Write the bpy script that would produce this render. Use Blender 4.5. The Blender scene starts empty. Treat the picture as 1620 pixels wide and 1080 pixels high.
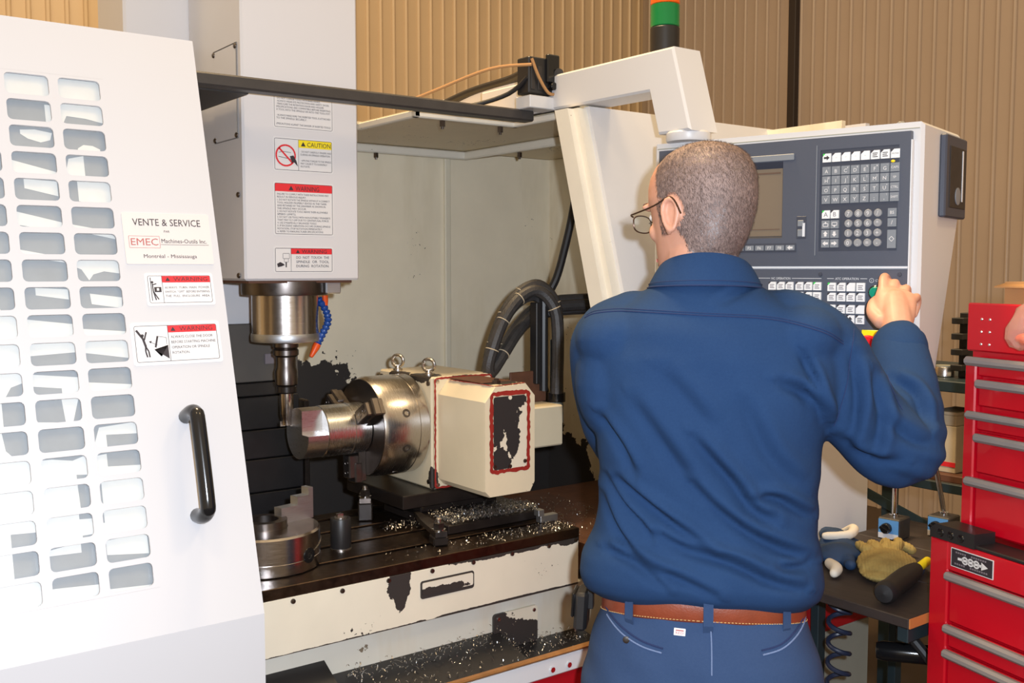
import bpy, bmesh, math, random
import numpy as np
from mathutils import Vector, Matrix
random.seed(7)
S = bpy.context.scene
COL = S.collection

# ------------------------------------------------------------------ camera
FPX = 1600.0
YAW, PITCH = math.radians(36.8), math.radians(4.1)
fh = Vector((math.sin(YAW), math.cos(YAW), 0)); CR = Vector((math.cos(YAW), -math.sin(YAW), 0))
fw = fh*math.cos(PITCH) - Vector((0, 0, 1))*math.sin(PITCH)
CU = fh*math.sin(PITCH) + Vector((0, 0, 1))*math.cos(PITCH)
cam = bpy.data.cameras.new('camera'); cam.sensor_width = 36; cam.lens = 36*FPX/1620; cam.clip_start = 0.05
camo = bpy.data.objects.new('camera', cam); COL.objects.link(camo)
camo.matrix_world = Matrix(((CR.x, CU.x, -fw.x, 0), (CR.y, CU.y, -fw.y, 0), (CR.z, CU.z, -fw.z, 1.55), (0, 0, 0, 1)))
S.camera = camo
# ------------------------------------------------------------------ world, lamps, exposure
W = bpy.data.worlds.new('world'); S.world = W; W.use_nodes = True
bg = W.node_tree.nodes['Background']; bg.inputs[0].default_value = (1.0, 0.76, 0.47, 1); bg.inputs[1].default_value = 0.62
def lamp(name, kind, loc, energy, color, size=0.1, target=None):
    l = bpy.data.lights.new(name, kind); l.energy = energy; l.color = color
    if kind == 'AREA': l.shape = 'DISK'; l.size = size
    else: l.shadow_soft_size = size
    o = bpy.data.objects.new(name, l); COL.objects.link(o); o.location = loc
    if target is not None:
        o.rotation_euler = (Vector(target)-Vector(loc)).to_track_quat('-Z', 'Y').to_euler()
    return o
# the photographer's flash, just right of and above the lens
fl = lamp('camera_flash', 'SPOT', Vector((0, 0, 1.55)) + CR*0.075 + CU*0.05, 150, (0.84, 0.93, 1.06), 0.018,
          Vector((0, 0, 1.55)) + fw*3)
fl.data.spot_size = math.radians(86); fl.data.spot_blend = 0.45
# warm high-bay lamps of the workshop
for i, (x, y) in enumerate(((1.2, 2.6), (3.0, -1.2), (-0.8, -0.4), (-1.4, 3.8))):
    lamp('high_bay_lamp', 'AREA', (x, y, 5.6), (260, 60, 30, 60)[i], (1.0, 0.72, 0.40), 0.9, (x, y, 0))
vs = S.view_settings; vs.view_transform = 'Standard'; vs.look = 'None'; vs.exposure = 0.18; vs.gamma = 1.0
vs.use_curve_mapping = False

# ------------------------------------------------------------------ mesh helpers
def V(*a): return Vector(a)
_txt = {}
def text_geo(s):
    if s in _txt: return _txt[s]
    c = bpy.data.curves.new('t', 'FONT'); c.body = s; c.size = 1.0; c.resolution_u = 2; c.fill_mode = 'BOTH'
    o = bpy.data.objects.new('t', c); COL.objects.link(o)
    dg = bpy.context.evaluated_depsgraph_get(); dg.update()
    me = bpy.data.meshes.new_from_object(o.evaluated_get(dg))
    vv = [(v.co.x, v.co.y) for v in me.vertices]; ff = [tuple(p.vertices) for p in me.polygons]
    bpy.data.objects.remove(o); bpy.data.curves.remove(c); bpy.data.meshes.remove(me)
    xs = [a for a, b in vv] or [0, 1]
    _txt[s] = (vv, ff, min(xs), max(xs)); return _txt[s]

class MB:
    def __init__(s): s.v = []; s.f = []; s.m = []
    def add(s, vs_, fs, mat=0):
        b = len(s.v); s.v.extend([tuple(p) for p in vs_]); s.f.extend([tuple(i+b for i in f) for f in fs]); s.m.extend([mat]*len(fs)); return s
    def obox(s, c, ax, h, mat=0, bev=0):
        c = Vector(c); ax = [Vector(a).normalized() for a in ax]
        if bev <= 0:
            vs_ = [c + ax[0]*h[0]*i + ax[1]*h[1]*j + ax[2]*h[2]*k for i in (-1, 1) for j in (-1, 1) for k in (-1, 1)]
            return s.add(vs_, [(0, 1, 3, 2), (4, 6, 7, 5), (0, 4, 5, 1), (2, 3, 7, 6), (0, 2, 6, 4), (1, 5, 7, 3)], mat)
        bev = min(bev, 0.49*2*min(h)); vs_ = []; idx = {}
        for i in (-1, 1):
            for j in (-1, 1):
                for k in (-1, 1):
                    for a in range(3):
                        d = [h[0]-bev, h[1]-bev, h[2]-bev]; d[a] = h[a]
                        idx[(i, j, k, a)] = len(vs_); vs_.append(c + ax[0]*d[0]*i + ax[1]*d[1]*j + ax[2]*d[2]*k)
        fs = []
        sg = (-1, 1)
        for i in sg:
            fs.append([idx[(i, -1, -1, 0)], idx[(i, 1, -1, 0)], idx[(i, 1, 1, 0)], idx[(i, -1, 1, 0)]])
            fs.append([idx[(-1, i, -1, 1)], idx[(1, i, -1, 1)], idx[(1, i, 1, 1)], idx[(-1, i, 1, 1)]])
            fs.append([idx[(-1, -1, i, 2)], idx[(1, -1, i, 2)], idx[(1, 1, i, 2)], idx[(-1, 1, i, 2)]])
            for j in sg:
                fs.append([idx[(i, j, -1, 0)], idx[(i, j, 1, 0)], idx[(i, j, 1, 1)], idx[(i, j, -1, 1)]])
                fs.append([idx[(i, -1, j, 0)], idx[(i, 1, j, 0)], idx[(i, 1, j, 2)], idx[(i, -1, j, 2)]])
                fs.append([idx[(-1, i, j, 1)], idx[(1, i, j, 1)], idx[(1, i, j, 2)], idx[(-1, i, j, 2)]])
                for k in sg: fs.append([idx[(i, j, k, 0)], idx[(i, j, k, 1)], idx[(i, j, k, 2)]])
        return s.add(vs_, fs, mat)
    def box(s, x0, x1, y0, y1, z0, z1, mat=0, bev=0):
        return s.obox(((x0+x1)/2, (y0+y1)/2, (z0+z1)/2), ((1, 0, 0), (0, 1, 0), (0, 0, 1)), (abs(x1-x0)/2, abs(y1-y0)/2, abs(z1-z0)/2), mat, bev)
    def lathe(s, o, axis, prof, n=24, mat=0, start=None):
        o = Vector(o); a = Vector(axis).normalized()
        u = Vector(start) if start else (Vector((0, 0, 1)) if abs(a.z) < 0.9 else Vector((1, 0, 0)))
        u = (u - a*u.dot(a)).normalized(); w = a.cross(u); vs_ = []; fs = []; k = len(prof)
        for r, h in prof:
            for i in range(n):
                t = 2*math.pi*i/n; vs_.append(o + a*h + (u*math.cos(t)+w*math.sin(t))*max(r, 1e-5))
        for j in range(k-1):
            for i in range(n):
                fs.append((j*n+i, j*n+(i+1) % n, (j+1)*n+(i+1) % n, (j+1)*n+i))
        if prof[0][0] > 1e-4: fs.append(tuple(range(n))[::-1])
        if prof[-1][0] > 1e-4: fs.append(tuple((k-1)*n+i for i in range(n)))
        return s.add(vs_, fs, mat)
    def cyl(s, p0, p1, r0, r1=None, n=20, mat=0, bev=0):
        p0 = Vector(p0); p1 = Vector(p1); L = (p1-p0).length; r1 = r0 if r1 is None else r1
        if bev: pr = [(r0-bev, 0), (r0, bev), (r1, L-bev), (r1-bev, L)]
        else: pr = [(r0, 0), (r1, L)]
        return s.lathe(p0, p1-p0, pr, n, mat)
    def tube(s, pts, r, n=10, mat=0, smooth=0, closed=False, flat=1.0):
        P = [Vector(p) for p in pts]
        if smooth: P = spline(P, smooth, closed)
        m = len(P); R_ = r if isinstance(r, (list, tuple)) else [r]*m
        if len(R_) != m:
            R_ = [R_[0] + (R_[-1]-R_[0])*0 if len(R_) == 1 else np.interp(i/(m-1)*(len(R_)-1), range(len(R_)), R_) for i in range(m)]
        T = []
        for i in range(m):
            if closed: t = P[(i+1) % m]-P[i-1]
            else: t = P[min(i+1, m-1)]-P[max(i-1, 0)]
            T.append(t.normalized() if t.length > 1e-9 else Vector((0, 0, 1)))
        u = Vector((0, 0, 1)) if abs(T[0].z) < 0.85 else Vector((1, 0, 0)); vs_ = []; fs = []
        for i in range(m):
            u = (u - T[i]*u.dot(T[i])).normalized(); w = T[i].cross(u)
            for j in range(n):
                t = 2*math.pi*j/n; vs_.append(P[i] + (u*math.cos(t)*flat + w*math.sin(t))*R_[i])
        for i in range(m if closed else m-1):
            a = i*n; b = ((i+1) % m)*n
            for j in range(n): fs.append((a+j, a+(j+1) % n, b+(j+1) % n, b+j))
        if not closed: fs.append(tuple(range(n))[::-1]); fs.append(tuple((m-1)*n+j for j in range(n)))
        return s.add(vs_, fs, mat)
    def prism(s, poly, vec, mat=0):
        n = len(poly); A = [Vector(p) for p in poly]; vec = Vector(vec); B = [p+vec for p in A]
        fs = [tuple(range(n))[::-1], tuple(range(n, 2*n))] + [(i, (i+1) % n, n+(i+1) % n, n+i) for i in range(n)]
        return s.add(A+B, fs, mat)
    def ball(s, c, r, n=12, mat=0, rot=None):
        r = (r, r, r) if not isinstance(r, (tuple, list)) else r; c = Vector(c); vs_ = []; fs = []; m = n//2
        for i in range(m+1):
            p = math.pi*i/m
            for j in range(n):
                t = 2*math.pi*j/n; q = Vector((r[0]*math.sin(p)*math.cos(t), r[1]*math.sin(p)*math.sin(t), r[2]*math.cos(p)))
                vs_.append(c + (rot @ q if rot else q))
        for i in range(m):
            for j in range(n): fs.append((i*n+j, (i+1)*n+j, (i+1)*n+(j+1) % n, i*n+(j+1) % n))
        return s.add(vs_, fs, mat)
    def loft(s, rings, mat=0, cap=True):
        n = len(rings[0]); vs_ = [p for r in rings for p in r]; fs = []
        for i in range(len(rings)-1):
            for j in range(n): fs.append((i*n+j, i*n+(j+1) % n, (i+1)*n+(j+1) % n, (i+1)*n+j))
        if cap: fs.append(tuple(range(n))[::-1]); fs.append(tuple((len(rings)-1)*n+j for j in range(n)))
        return s.add(vs_, fs, mat)
    def build(s, name, mats, parent=None, smooth=35, origin=None):
        me = bpy.data.meshes.new(name)
        off = Vector(origin) if origin is not None else (root_off(parent) if parent else Vector((0, 0, 0)))
        me.from_pydata([(x-off.x, y-off.y, z-off.z) for x, y, z in s.v], [], s.f); me.validate()
        for mt in (mats if isinstance(mats, (list, tuple)) else [mats]): me.materials.append(M[mt] if isinstance(mt, str) else mt)
        if len(me.polygons) == len(s.m): me.polygons.foreach_set('material_index', s.m)
        bm = bmesh.new(); bm.from_mesh(me); bmesh.ops.recalc_face_normals(bm, faces=bm.faces); bm.to_mesh(me); bm.free()
        if smooth:
            me.polygons.foreach_set('use_smooth', [True]*len(me.polygons)); me.set_sharp_from_angle(angle=math.radians(smooth))
        me.update()
        o = bpy.data.objects.new(name, me); COL.objects.link(o)
        if parent: o.parent = parent
        elif origin is not None: o.location = off
        return o
def root_off(p):
    while p.parent: p = p.parent
    if p.get('_local'): return Vector((0, 0, 0))
    return Vector(p.location)
def spline(P, k, closed=False):
    out = []; n = len(P)
    for i in range(n if closed else n-1):
        if closed: a, b, c, d = P[i-1], P[i], P[(i+1) % n], P[(i+2) % n]
        else: a, b, c, d = P[max(i-1, 0)], P[i], P[i+1], P[min(i+2, n-1)]
        for j in range(k):
            t = j/k; out.append(0.5*((2*b) + (c-a)*t + (2*a-5*b+4*c-d)*t*t + (3*b-a-3*c+d)*t**3))
    if not closed: out.append(P[-1].copy())
    return out
def tag(o, label, cat, group=None):
    o['label'] = label; o['category'] = cat
    if group: o['group'] = group
    return o
def struct(o, label=None):
    o['kind'] = 'structure'
    if label: o['label'] = label
    return o
def thing(name, loc, label, cat, rz=None, group=None):
    """An Empty at the thing's base. With rz its parts are given in the thing's own axes."""
    o = bpy.data.objects.new(name, None); COL.objects.link(o); o.location = loc; o.empty_display_size = 0.05
    if rz is not None: o.rotation_euler = (0, 0, rz); o['_local'] = 1
    return tag(o, label, cat, group)

class Decal:
    """Flat print laid out in a plane: origin o, axes ex (right), ey (up), out = normal."""
    def __init__(s, mb, o, ex, ey, base=0.0004):
        s.mb = mb; s.o = Vector(o); s.ex = Vector(ex).normalized(); s.ey = Vector(ey).normalized(); s.n = s.ex.cross(s.ey).normalized(); s.b = base
    def P(s, x, y, l=0): return s.o + s.ex*x + s.ey*y + s.n*(s.b + 0.00025*l)
    def poly(s, pts, mat, l=1): s.mb.add([s.P(x, y, l) for x, y in pts], [tuple(range(len(pts)))], mat)
    def rect(s, x0, y0, x1, y1, mat, l=1, r=0):
        if r <= 0: return s.poly([(x0, y0), (x1, y0), (x1, y1), (x0, y1)], mat, l)
        s.poly(rr(x0, y0, x1, y1, r), mat, l)
    def plate(s, x0, y0, x1, y1, mat, r=0.003, t=0.0006):
        p = rr(x0, y0, x1, y1, r); s.mb.prism([s.o+s.ex*x+s.ey*y+s.n*0.0001 for x, y in p], s.n*t, mat); s.b = max(s.b, t+0.0002)
    def line(s, pts, w, mat, l=2):
        for (a, b), (c, d) in zip(pts, pts[1:]):
            dx, dy = c-a, d-b; L = math.hypot(dx, dy) or 1; nx, ny = -dy/L*w/2, dx/L*w/2
            s.poly([(a-nx, b-ny), (c-nx, d-ny), (c+nx, d+ny), (a+nx, b+ny)], mat, l)
    def frame(s, x0, y0, x1, y1, w, mat, l=2, r=0.003):
        p = rr(x0, y0, x1, y1, r); s.line(p+[p[0]], w, mat, l)
    def text(s, t, x, y, h, mat, align='L', width=None, l=3, shear=0):
        vv, ff, a, b = text_geo(t); k = h/0.70; w = (b-a)*k; kx = k*(width/w if width else 1); w = width or w
        ox = x - (0 if align == 'L' else w/2 if align == 'C' else w)
        s.mb.add([s.P(ox+(p-a)*kx+q*k*shear, y+q*k, l) for p, q in vv], ff, mat)
    def disc(s, x, y, r, mat, l=2, n=20): s.poly([(x+r*math.cos(2*math.pi*i/n), y+r*math.sin(2*math.pi*i/n)) for i in range(n)], mat, l)
    def ring(s, x, y, r, w, mat, l=2, n=24):
        p = [(x+r*math.cos(2*math.pi*i/n), y+r*math.sin(2*math.pi*i/n)) for i in range(n+1)]; s.line(p, w, mat, l)
def rr(x0, y0, x1, y1, r, k=4):
    out = []
    for cx, cy, a0 in ((x1-r, y0+r, -90), (x1-r, y1-r, 0), (x0+r, y1-r, 90), (x0+r, y0+r, 180)):
        for i in range(k+1):
            a = math.radians(a0+90*i/k); out.append((cx+r*math.cos(a), cy+r*math.sin(a)))
    return out

# ------------------------------------------------------------------ materials
M = {}
def nt(name):
    m = bpy.data.materials.new(name); m.use_nodes = True; M[name] = m
    return m, m.node_tree.nodes, m.node_tree.links, m.node_tree.nodes['Principled BSDF']
def rgb(c): return (c[0], c[1], c[2], 1)
def srgb(r, g, b): return tuple(((v/255)/12.92 if v/255 <= 0.04045 else ((v/255+0.055)/1.055)**2.4) for v in (r, g, b))
def math_(N, L, op, a, b=None, clamp=False):
    n = N.new('ShaderNodeMath'); n.operation = op; n.use_clamp = clamp
    for i, q in enumerate((a, b)):
        if q is None: continue
        if isinstance(q, (int, float)): n.inputs[i].default_value = q
        else: L.new(q, n.inputs[i])
    return n.outputs[0]
def mixc(N, L, f, a, b):
    n = N.new('ShaderNodeMix'); n.data_type = 'RGBA'
    for i, q in ((0, f), (6, a), (7, b)):
        if isinstance(q, (int, float)): n.inputs[i].default_value = q
        elif isinstance(q, tuple): n.inputs[i].default_value = rgb(q)
        else: L.new(q, n.inputs[i])
    return n.outputs[2]
def noise(N, L, co, scale, detail=3, rough=0.55, stretch=None):
    if stretch:
        mp = N.new('ShaderNodeMapping'); mp.inputs['Scale'].default_value = stretch; L.new(co, mp.inputs[0]); co = mp.outputs[0]
    n = N.new('ShaderNodeTexNoise'); n.inputs['Scale'].default_value = scale; n.inputs['Detail'].default_value = detail; n.inputs['Roughness'].default_value = rough
    L.new(co, n.inputs['Vector']); return n.outputs['Fac']
def plain(name, c, rough=0.5, metal=0, var=0.06, scale=12, bump=0, bscale=200, coat=0, stretch=None, spec=0.5):
    m, N, L, B = nt(name); co = N.new('ShaderNodeTexCoord').outputs['Object']
    f = noise(N, L, co, scale, 4, stretch=stretch)
    lo = tuple(max(0, v*(1-2*var)) for v in c); hi = tuple(min(1, v*(1+2*var)) for v in c)
    L.new(mixc(N, L, f, lo, hi), B.inputs['Base Color'])
    B.inputs['Roughness'].default_value = rough; B.inputs['Metallic'].default_value = metal
    B.inputs['Coat Weight'].default_value = coat; B.inputs['Specular IOR Level'].default_value = spec
    if bump:
        b = N.new('ShaderNodeBump'); b.inputs['Strength'].default_value = bump; b.inputs['Distance'].default_value = 0.002
        L.new(noise(N, L, co, bscale, 3), b.inputs['Height']); L.new(b.outputs[0], B.inputs['Normal'])
    return m
def worn(name, c, under, patches=(), rough=0.45, nscale=14, amp=0.9, var=0.04, speck=0.0, origin=(0, 0, 0), spscale=90, stain=None, under_rough=0.5):
    """Paint that has flaked off in patches (ellipsoids with ragged edges) and in small specks."""
    m, N, L, B = nt(name); co = N.new('ShaderNodeTexCoord').outputs['Object']
    f = noise(N, L, co, 9, 4)
    base = mixc(N, L, f, tuple(v*(1-2*var) for v in c), tuple(min(1, v*(1+2*var)) for v in c))
    if stain is not None:
        g = noise(N, L, co, 3.5, 5, 0.65, (1, 1, 0.25)); g = math_(N, L, 'SUBTRACT', g, 0.5); g = math_(N, L, 'MULTIPLY', g, 3.0, True)
        base = mixc(N, L, g, base, stain)
    mask = None
    nz = noise(N, L, co, nscale, 6, 0.62); nz2 = math_(N, L, 'MULTIPLY', math_(N, L, 'SUBTRACT', nz, 0.5), amp*2)
    for (cx, cy, cz, rx, ry, rz) in patches:
        s_ = N.new('ShaderNodeVectorMath'); s_.operation = 'SUBTRACT'; L.new(co, s_.inputs[0]); s_.inputs[1].default_value = (cx-origin[0], cy-origin[1], cz-origin[2])
        d_ = N.new('ShaderNodeVectorMath'); d_.operation = 'DIVIDE'; L.new(s_.outputs[0], d_.inputs[0]); d_.inputs[1].default_value = (rx, ry, rz)
        l_ = N.new('ShaderNodeVectorMath'); l_.operation = 'LENGTH'; L.new(d_.outputs[0], l_.inputs[0])
        k = math_(N, L, 'LESS_THAN', math_(N, L, 'ADD', l_.outputs['Value'], nz2), 1.0)
        mask = k if mask is None else math_(N, L, 'MAXIMUM', mask, k)
    if speck > 0:
        k = math_(N, L, 'GREATER_THAN', math_(N, L, 'MULTIPLY', noise(N, L, co, spscale, 2, 0.6), noise(N, L, co, 5, 2)), 0.52-speck)
        mask = k if mask is None else math_(N, L, 'MAXIMUM', mask, k)
    if mask is not None:
        L.new(mixc(N, L, mask, base, under), B.inputs['Base Color'])
        r_ = math_(N, L, 'MULTIPLY', mask, under_rough-rough); L.new(math_(N, L, 'ADD', r_, rough), B.inputs['Roughness'])
        b = N.new('ShaderNodeBump'); b.inputs['Strength'].default_value = 0.25; b.inputs['Distance'].default_value = 0.001; b.invert = True
        L.new(mask, b.inputs['Height']); L.new(b.outputs[0], B.inputs['Normal'])
    else:
        L.new(base, B.inputs['Base Color']); B.inputs['Roughness'].default_value = rough
    return m
def brushed(name, c, rough=0.25, stretch=(1, 1, 1), scale=60, amt=0.12, dirt=None):
    m, N, L, B = nt(name); co = N.new('ShaderNodeTexCoord').outputs['Object']
    f = noise(N, L, co, scale, 3, 0.6, stretch); base = mixc(N, L, f, tuple(v*0.82 for v in c), tuple(min(1, v*1.15) for v in c))
    if dirt is not None:
        g = math_(N, L, 'MULTIPLY', math_(N, L, 'SUBTRACT', noise(N, L, co, 11, 6, 0.65), 0.52), 6.0, True); base = mixc(N, L, g, base, dirt)
    L.new(base, B.inputs['Base Color'])
    B.inputs['Metallic'].default_value = 1
    L.new(math_(N, L, 'ADD', math_(N, L, 'MULTIPLY', f, amt*2), rough-amt), B.inputs['Roughness'])
    return m
DARK = srgb(52, 48, 46)
plain('white_paint', srgb(206, 205, 206), 0.38, var=0.015, scale=3)
plain('door_white', srgb(192, 192, 196), 0.42, var=0.012, scale=2.5)
plain('cream_plain', srgb(226, 218, 196), 0.42, var=0.03)
plain('pane_grey', srgb(146, 151, 155), 0.22, var=0.05, scale=30)
plain('pane_white', srgb(206, 207, 204), 0.30, var=0.03, scale=40)
plain('black_gloss', (0.008, 0.008, 0.009), 0.18)
plain('black_satin', srgb(34, 33, 34), 0.42, var=0.1)
plain('black_dirty', srgb(44, 40, 38), 0.55, var=0.25, scale=60)
plain('black_rubber', srgb(30, 29, 31), 0.5, var=0.1)
plain('cable_rib', srgb(56, 54, 54), 0.5, var=0.25, scale=60, bump=0.6, bscale=240)
plain('bar_black', srgb(58, 54, 52), 0.45, var=0.15, scale=30, bump=0.15, bscale=300)
plain('sticker_white', srgb(216, 214, 214), 0.45, var=0.01)
plain('sticker_cream', srgb(208, 200, 198), 0.5, var=0.01)
plain('sticker_red', srgb(216, 38, 48), 0.5, var=0.02)
plain('sticker_yellow', srgb(238, 214, 30), 0.5, var=0.02)
plain('ink', srgb(46, 40, 46), 0.6, var=0.02)
plain('ink_soft', srgb(120, 112, 118), 0.6, var=0.02)
plain('joint_grey', srgb(120, 116, 112), 0.6, var=0.02)
plain('ink_red', srgb(170, 96, 92), 0.6, var=0.02)
plain('maroon', srgb(120, 22, 26), 0.6, var=0.02)
brushed('steel', (0.62, 0.59, 0.56), 0.27, (1, 1, 14))
brushed('steel_turned', (0.56, 0.52, 0.48), 0.24, (30, 1, 1), 40)
brushed('steel_turned_z', (0.52, 0.48, 0.46), 0.22, (1, 1, 30), 40)
brushed('steel_dark', (0.16, 0.14, 0.13), 0.34, (1, 1, 1), 40)
brushed('aluminium', (0.78, 0.78, 0.78), 0.26, (20, 1, 1), 40, 0.08)
brushed('aluminium_milled', (0.80, 0.80, 0.82), 0.30, (1, 1, 30), 60, 0.1)
brushed('chrome', (0.75, 0.75, 0.76), 0.12, (1, 1, 1), 10, 0.03)
brushed('table_iron', srgb(86, 72, 62), 0.36, (6, 6, 6), 12, 0.16, dirt=(0.035, 0.027, 0.022))
brushed('soft_jaw', (0.52, 0.54, 0.57), 0.45, (1, 1, 20), 40, 0.1)
plain('iron_dark', srgb(40, 34, 31), 0.33, 0.3, var=0.3, scale=25)
plain('cover_black', srgb(34, 33, 34), 0.36, var=0.2, scale=20)
plain('cover_grey', srgb(84, 80, 76), 0.5, var=0.08, scale=14)
plain('red_line', srgb(150, 38, 30), 0.55, var=0.15, scale=40)
plain('plastic_blue', srgb(22, 66, 140), 0.35)
plain('plastic_orange', srgb(226, 84, 24), 0.4)
plain('rust_brown', srgb(92, 58, 40), 0.7, var=0.2, scale=30)
plain('sill_brown', srgb(150, 108, 66), 0.4, 0.5, var=0.2, scale=30)
plain('panel_red', srgb(168, 16, 28), 0.4, var=0.05)
plain('panel_grey', srgb(150, 150, 138), 0.5, var=0.05)
plain('fascia', srgb(74, 80, 94), 0.42, var=0.02, bump=0.1, bscale=700)
plain('fascia_dark', srgb(60, 65, 78), 0.42, var=0.02)
plain('fascia_line', srgb(210, 214, 220), 0.4, var=0.01)
plain('crt', srgb(122, 108, 92), 0.28, var=0.04, scale=5)
plain('crt_bar', srgb(100, 78, 66), 0.4)
plain('key_grey', srgb(122, 128, 136), 0.45, var=0.02)
plain('key_white', srgb(226, 228, 230), 0.45, var=0.01)
plain('key_round', srgb(140, 142, 146), 0.4, var=0.02)
plain('button_green', srgb(10, 140, 112), 0.35)
plain('led_green', srgb(60, 200, 80), 0.4)
plain('led_yellow', srgb(250, 210, 20), 0.4)
plain('estop_red', srgb(220, 24, 34), 0.35)
plain('estop_yellow', srgb(245, 226, 20), 0.4)
plain('lens_amber', srgb(236, 96, 20), 0.25)
plain('lens_green', srgb(10, 120, 62), 0.22)
plain('chest_red', srgb(190, 8, 30), 0.3, var=0.02, coat=0.3)
plain('chest_trim', srgb(132, 126, 124), 0.45, var=0.03)
plain('cardboard', srgb(176, 130, 82), 0.8, var=0.06)
plain('box_beige', srgb(190, 176, 150), 0.8, var=0.08)
plain('bench_wood', srgb(46, 38, 36), 0.6, var=0.3, scale=8, stretch=(12, 1, 4), bump=0.3, bscale=60)
plain('raw_wood', srgb(188, 116, 60), 0.7, var=0.15, scale=20)
plain('teal_steel', srgb(30, 46, 52), 0.5, var=0.1)
plain('glove_yellow', srgb(150, 130, 74), 0.9, var=0.15, scale=60, bump=0.6, bscale=240)
plain('glove_blue', srgb(20, 50, 84), 0.7, var=0.12, scale=30)
plain('glove_white', srgb(214, 208, 196), 0.85, var=0.06)
plain('mag_blue', srgb(92, 150, 206), 0.4, var=0.1)
plain('cord_blue', srgb(36, 44, 66), 0.4)
plain('plastic_bag', srgb(226, 206, 190), 0.2, var=0.08); M['plastic_bag'].node_tree.nodes['Principled BSDF'].inputs['Transmission Weight'].default_value = 0.6; M['plastic_bag'].node_tree.nodes['Principled BSDF'].inputs['IOR'].default_value = 1.1; M['plastic_bag'].node_tree.nodes['Principled BSDF'].inputs['Alpha'].default_value = 0.55
plain('floor_concrete', srgb(54, 41, 30), 0.55, var=0.12, scale=5)
plain('post_black', srgb(34, 24, 22), 0.6)
plain('chip_metal', (0.5, 0.49, 0.48), 0.3, 0.95, var=0.2)
plain('primer_dark', srgb(54, 50, 48), 0.55, var=0.1)

# ================================================================== THE ROOM
def corrugated(name, length, height, pitch, place):
    b = MB(); prof = []
    n = int(length/pitch)
    for i in range(n+1):
        x = i*pitch
        prof += [(x, 0), (x+pitch*0.64, 0)] + [(x+pitch*(0.81-0.15*math.cos(math.pi*k/6)), 0.017*math.sin(math.pi*k/6)) for k in range(7)]
    vs_ = []; fs = []
    for x, d in prof: vs_ += [place(x, d, 0), place(x, d, height)]
    for i in range(len(prof)-1): fs.append((2*i, 2*i+2, 2*i+3, 2*i+1))
    # back skin gives the sheet thickness
    x1 = prof[-1][0]; k = len(vs_); vs_ += [place(0, -0.05, 0), place(x1, -0.05, 0), place(x1, -0.05, height), place(0, -0.05, height)]
    fs.append((k, k+3, k+2, k+1))
    b.add(vs_, fs, 0)
    return b
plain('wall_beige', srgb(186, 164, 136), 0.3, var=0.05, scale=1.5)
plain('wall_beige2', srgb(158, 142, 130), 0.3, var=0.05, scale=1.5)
w = corrugated('w', 8.6, 6.2, 0.098, lambda x, d, z: (5.83-x, 6.0-d, z)).build('wall_back', ['wall_beige'], None, 50); struct(w)
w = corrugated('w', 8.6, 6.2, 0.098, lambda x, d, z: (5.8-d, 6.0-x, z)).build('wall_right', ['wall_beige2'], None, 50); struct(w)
b = MB().box(5.735, 5.781, 4.455, 4.515, 0, 6.2, 0, 0.004); struct(b.build('trim_1', ['post_black']))
b = MB().box(-3.2, 5.85, -3.0, 6.05, -0.1, 0.0); struct(b.build('floor', ['floor_concrete']))

# ================================================================== THE MACHINE
MO = (1.3, 2.1, 0.0)
mc = thing('machining_center', MO, 'large white vertical machining centre with open enclosure and sliding grid door', 'machine')
K = 0.2864                                     # slope of the leaning front (Y per Z)
FZ = 0.966                                     # height of the fold
wc = dict(origin=MO)
worn('wall_worn', srgb(240, 229, 204), DARK, [(1.52, 2.9, 0.92, 0.36, .2, 0.26), (1.42, 2.9, 1.10, 0.14, .2, 0.17), (1.62, 2.9, 1.05, 0.12, .2, 0.13), (2.28, 2.9, 0.86, 0.16, .2, 0.14), (2.30, 2.9, 1.03, 0.04, .2, 0.14), (1.95, 2.9, 0.72, 0.5, 0.2, 0.09)],
     0.32, 16, 0.75, speck=0.06, stain=srgb(216, 202, 170), **wc)
worn('wall_worn_r', srgb(240, 229, 204), DARK, [(2.34, 2.86, 0.84, 0.3, .2, 0.16), (2.34, 2.45, 0.78, 0.3, .14, 0.28), (2.34, 2.2, 0.74, 0.3, .25, 0.14)],
     0.32, 16, 0.75, speck=0.06, stain=srgb(206, 184, 146), **wc)
worn('skirt_worn', srgb(224, 216, 196), DARK, [(1.085, 1.858, 0.875, 0.03, .2, 0.045), (1.09, 1.858, 0.85, 0.016, .2, 0.04), (1.38, 1.858, 0.897, .17, .2, .012), (1.56, 1.858, .893, .05, .2, .012), (1.0, 1.858, 0.775, .4, .2, 0.0045), (1.4, 1.858, .778, .3, .2, .0045)],
     0.45, 30, 0.7, speck=0.095, spscale=120, **wc)
worn('plate_worn', srgb(222, 214, 196), DARK, [(1.2, 1.85, 0.842, .07, .2, 0.010), (1.16, 1.85, .84, .03, .2, .012)], 0.45, 60, 0.8, **wc)
worn('saddle_worn', srgb(206, 204, 192), srgb(120, 108, 90), [], 0.5, 14, 0.7, speck=0.07, stain=srgb(190, 172, 138), **wc)
worn('saddle_plate', srgb(214, 206, 186), DARK, [(1.37, 1.88, 0.70, .045, .2, 0.045), (1.44, 1.88, .68, .06, .2, .035)], 0.5, 40, 0.7, **wc)
worn('bar_white', srgb(226, 220, 206), srgb(90, 70, 60), [], 0.4, speck=0.08, **wc)
worn('roof_paint', srgb(214, 196, 160), srgb(90, 70, 50), [], 0.4, speck=0.09, **wc)
plain('front_white', srgb(212, 211, 212), 0.4, var=0.015, scale=3)
plain('column_white', srgb(208, 206, 208), 0.4, var=0.012, scale=3)

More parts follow.
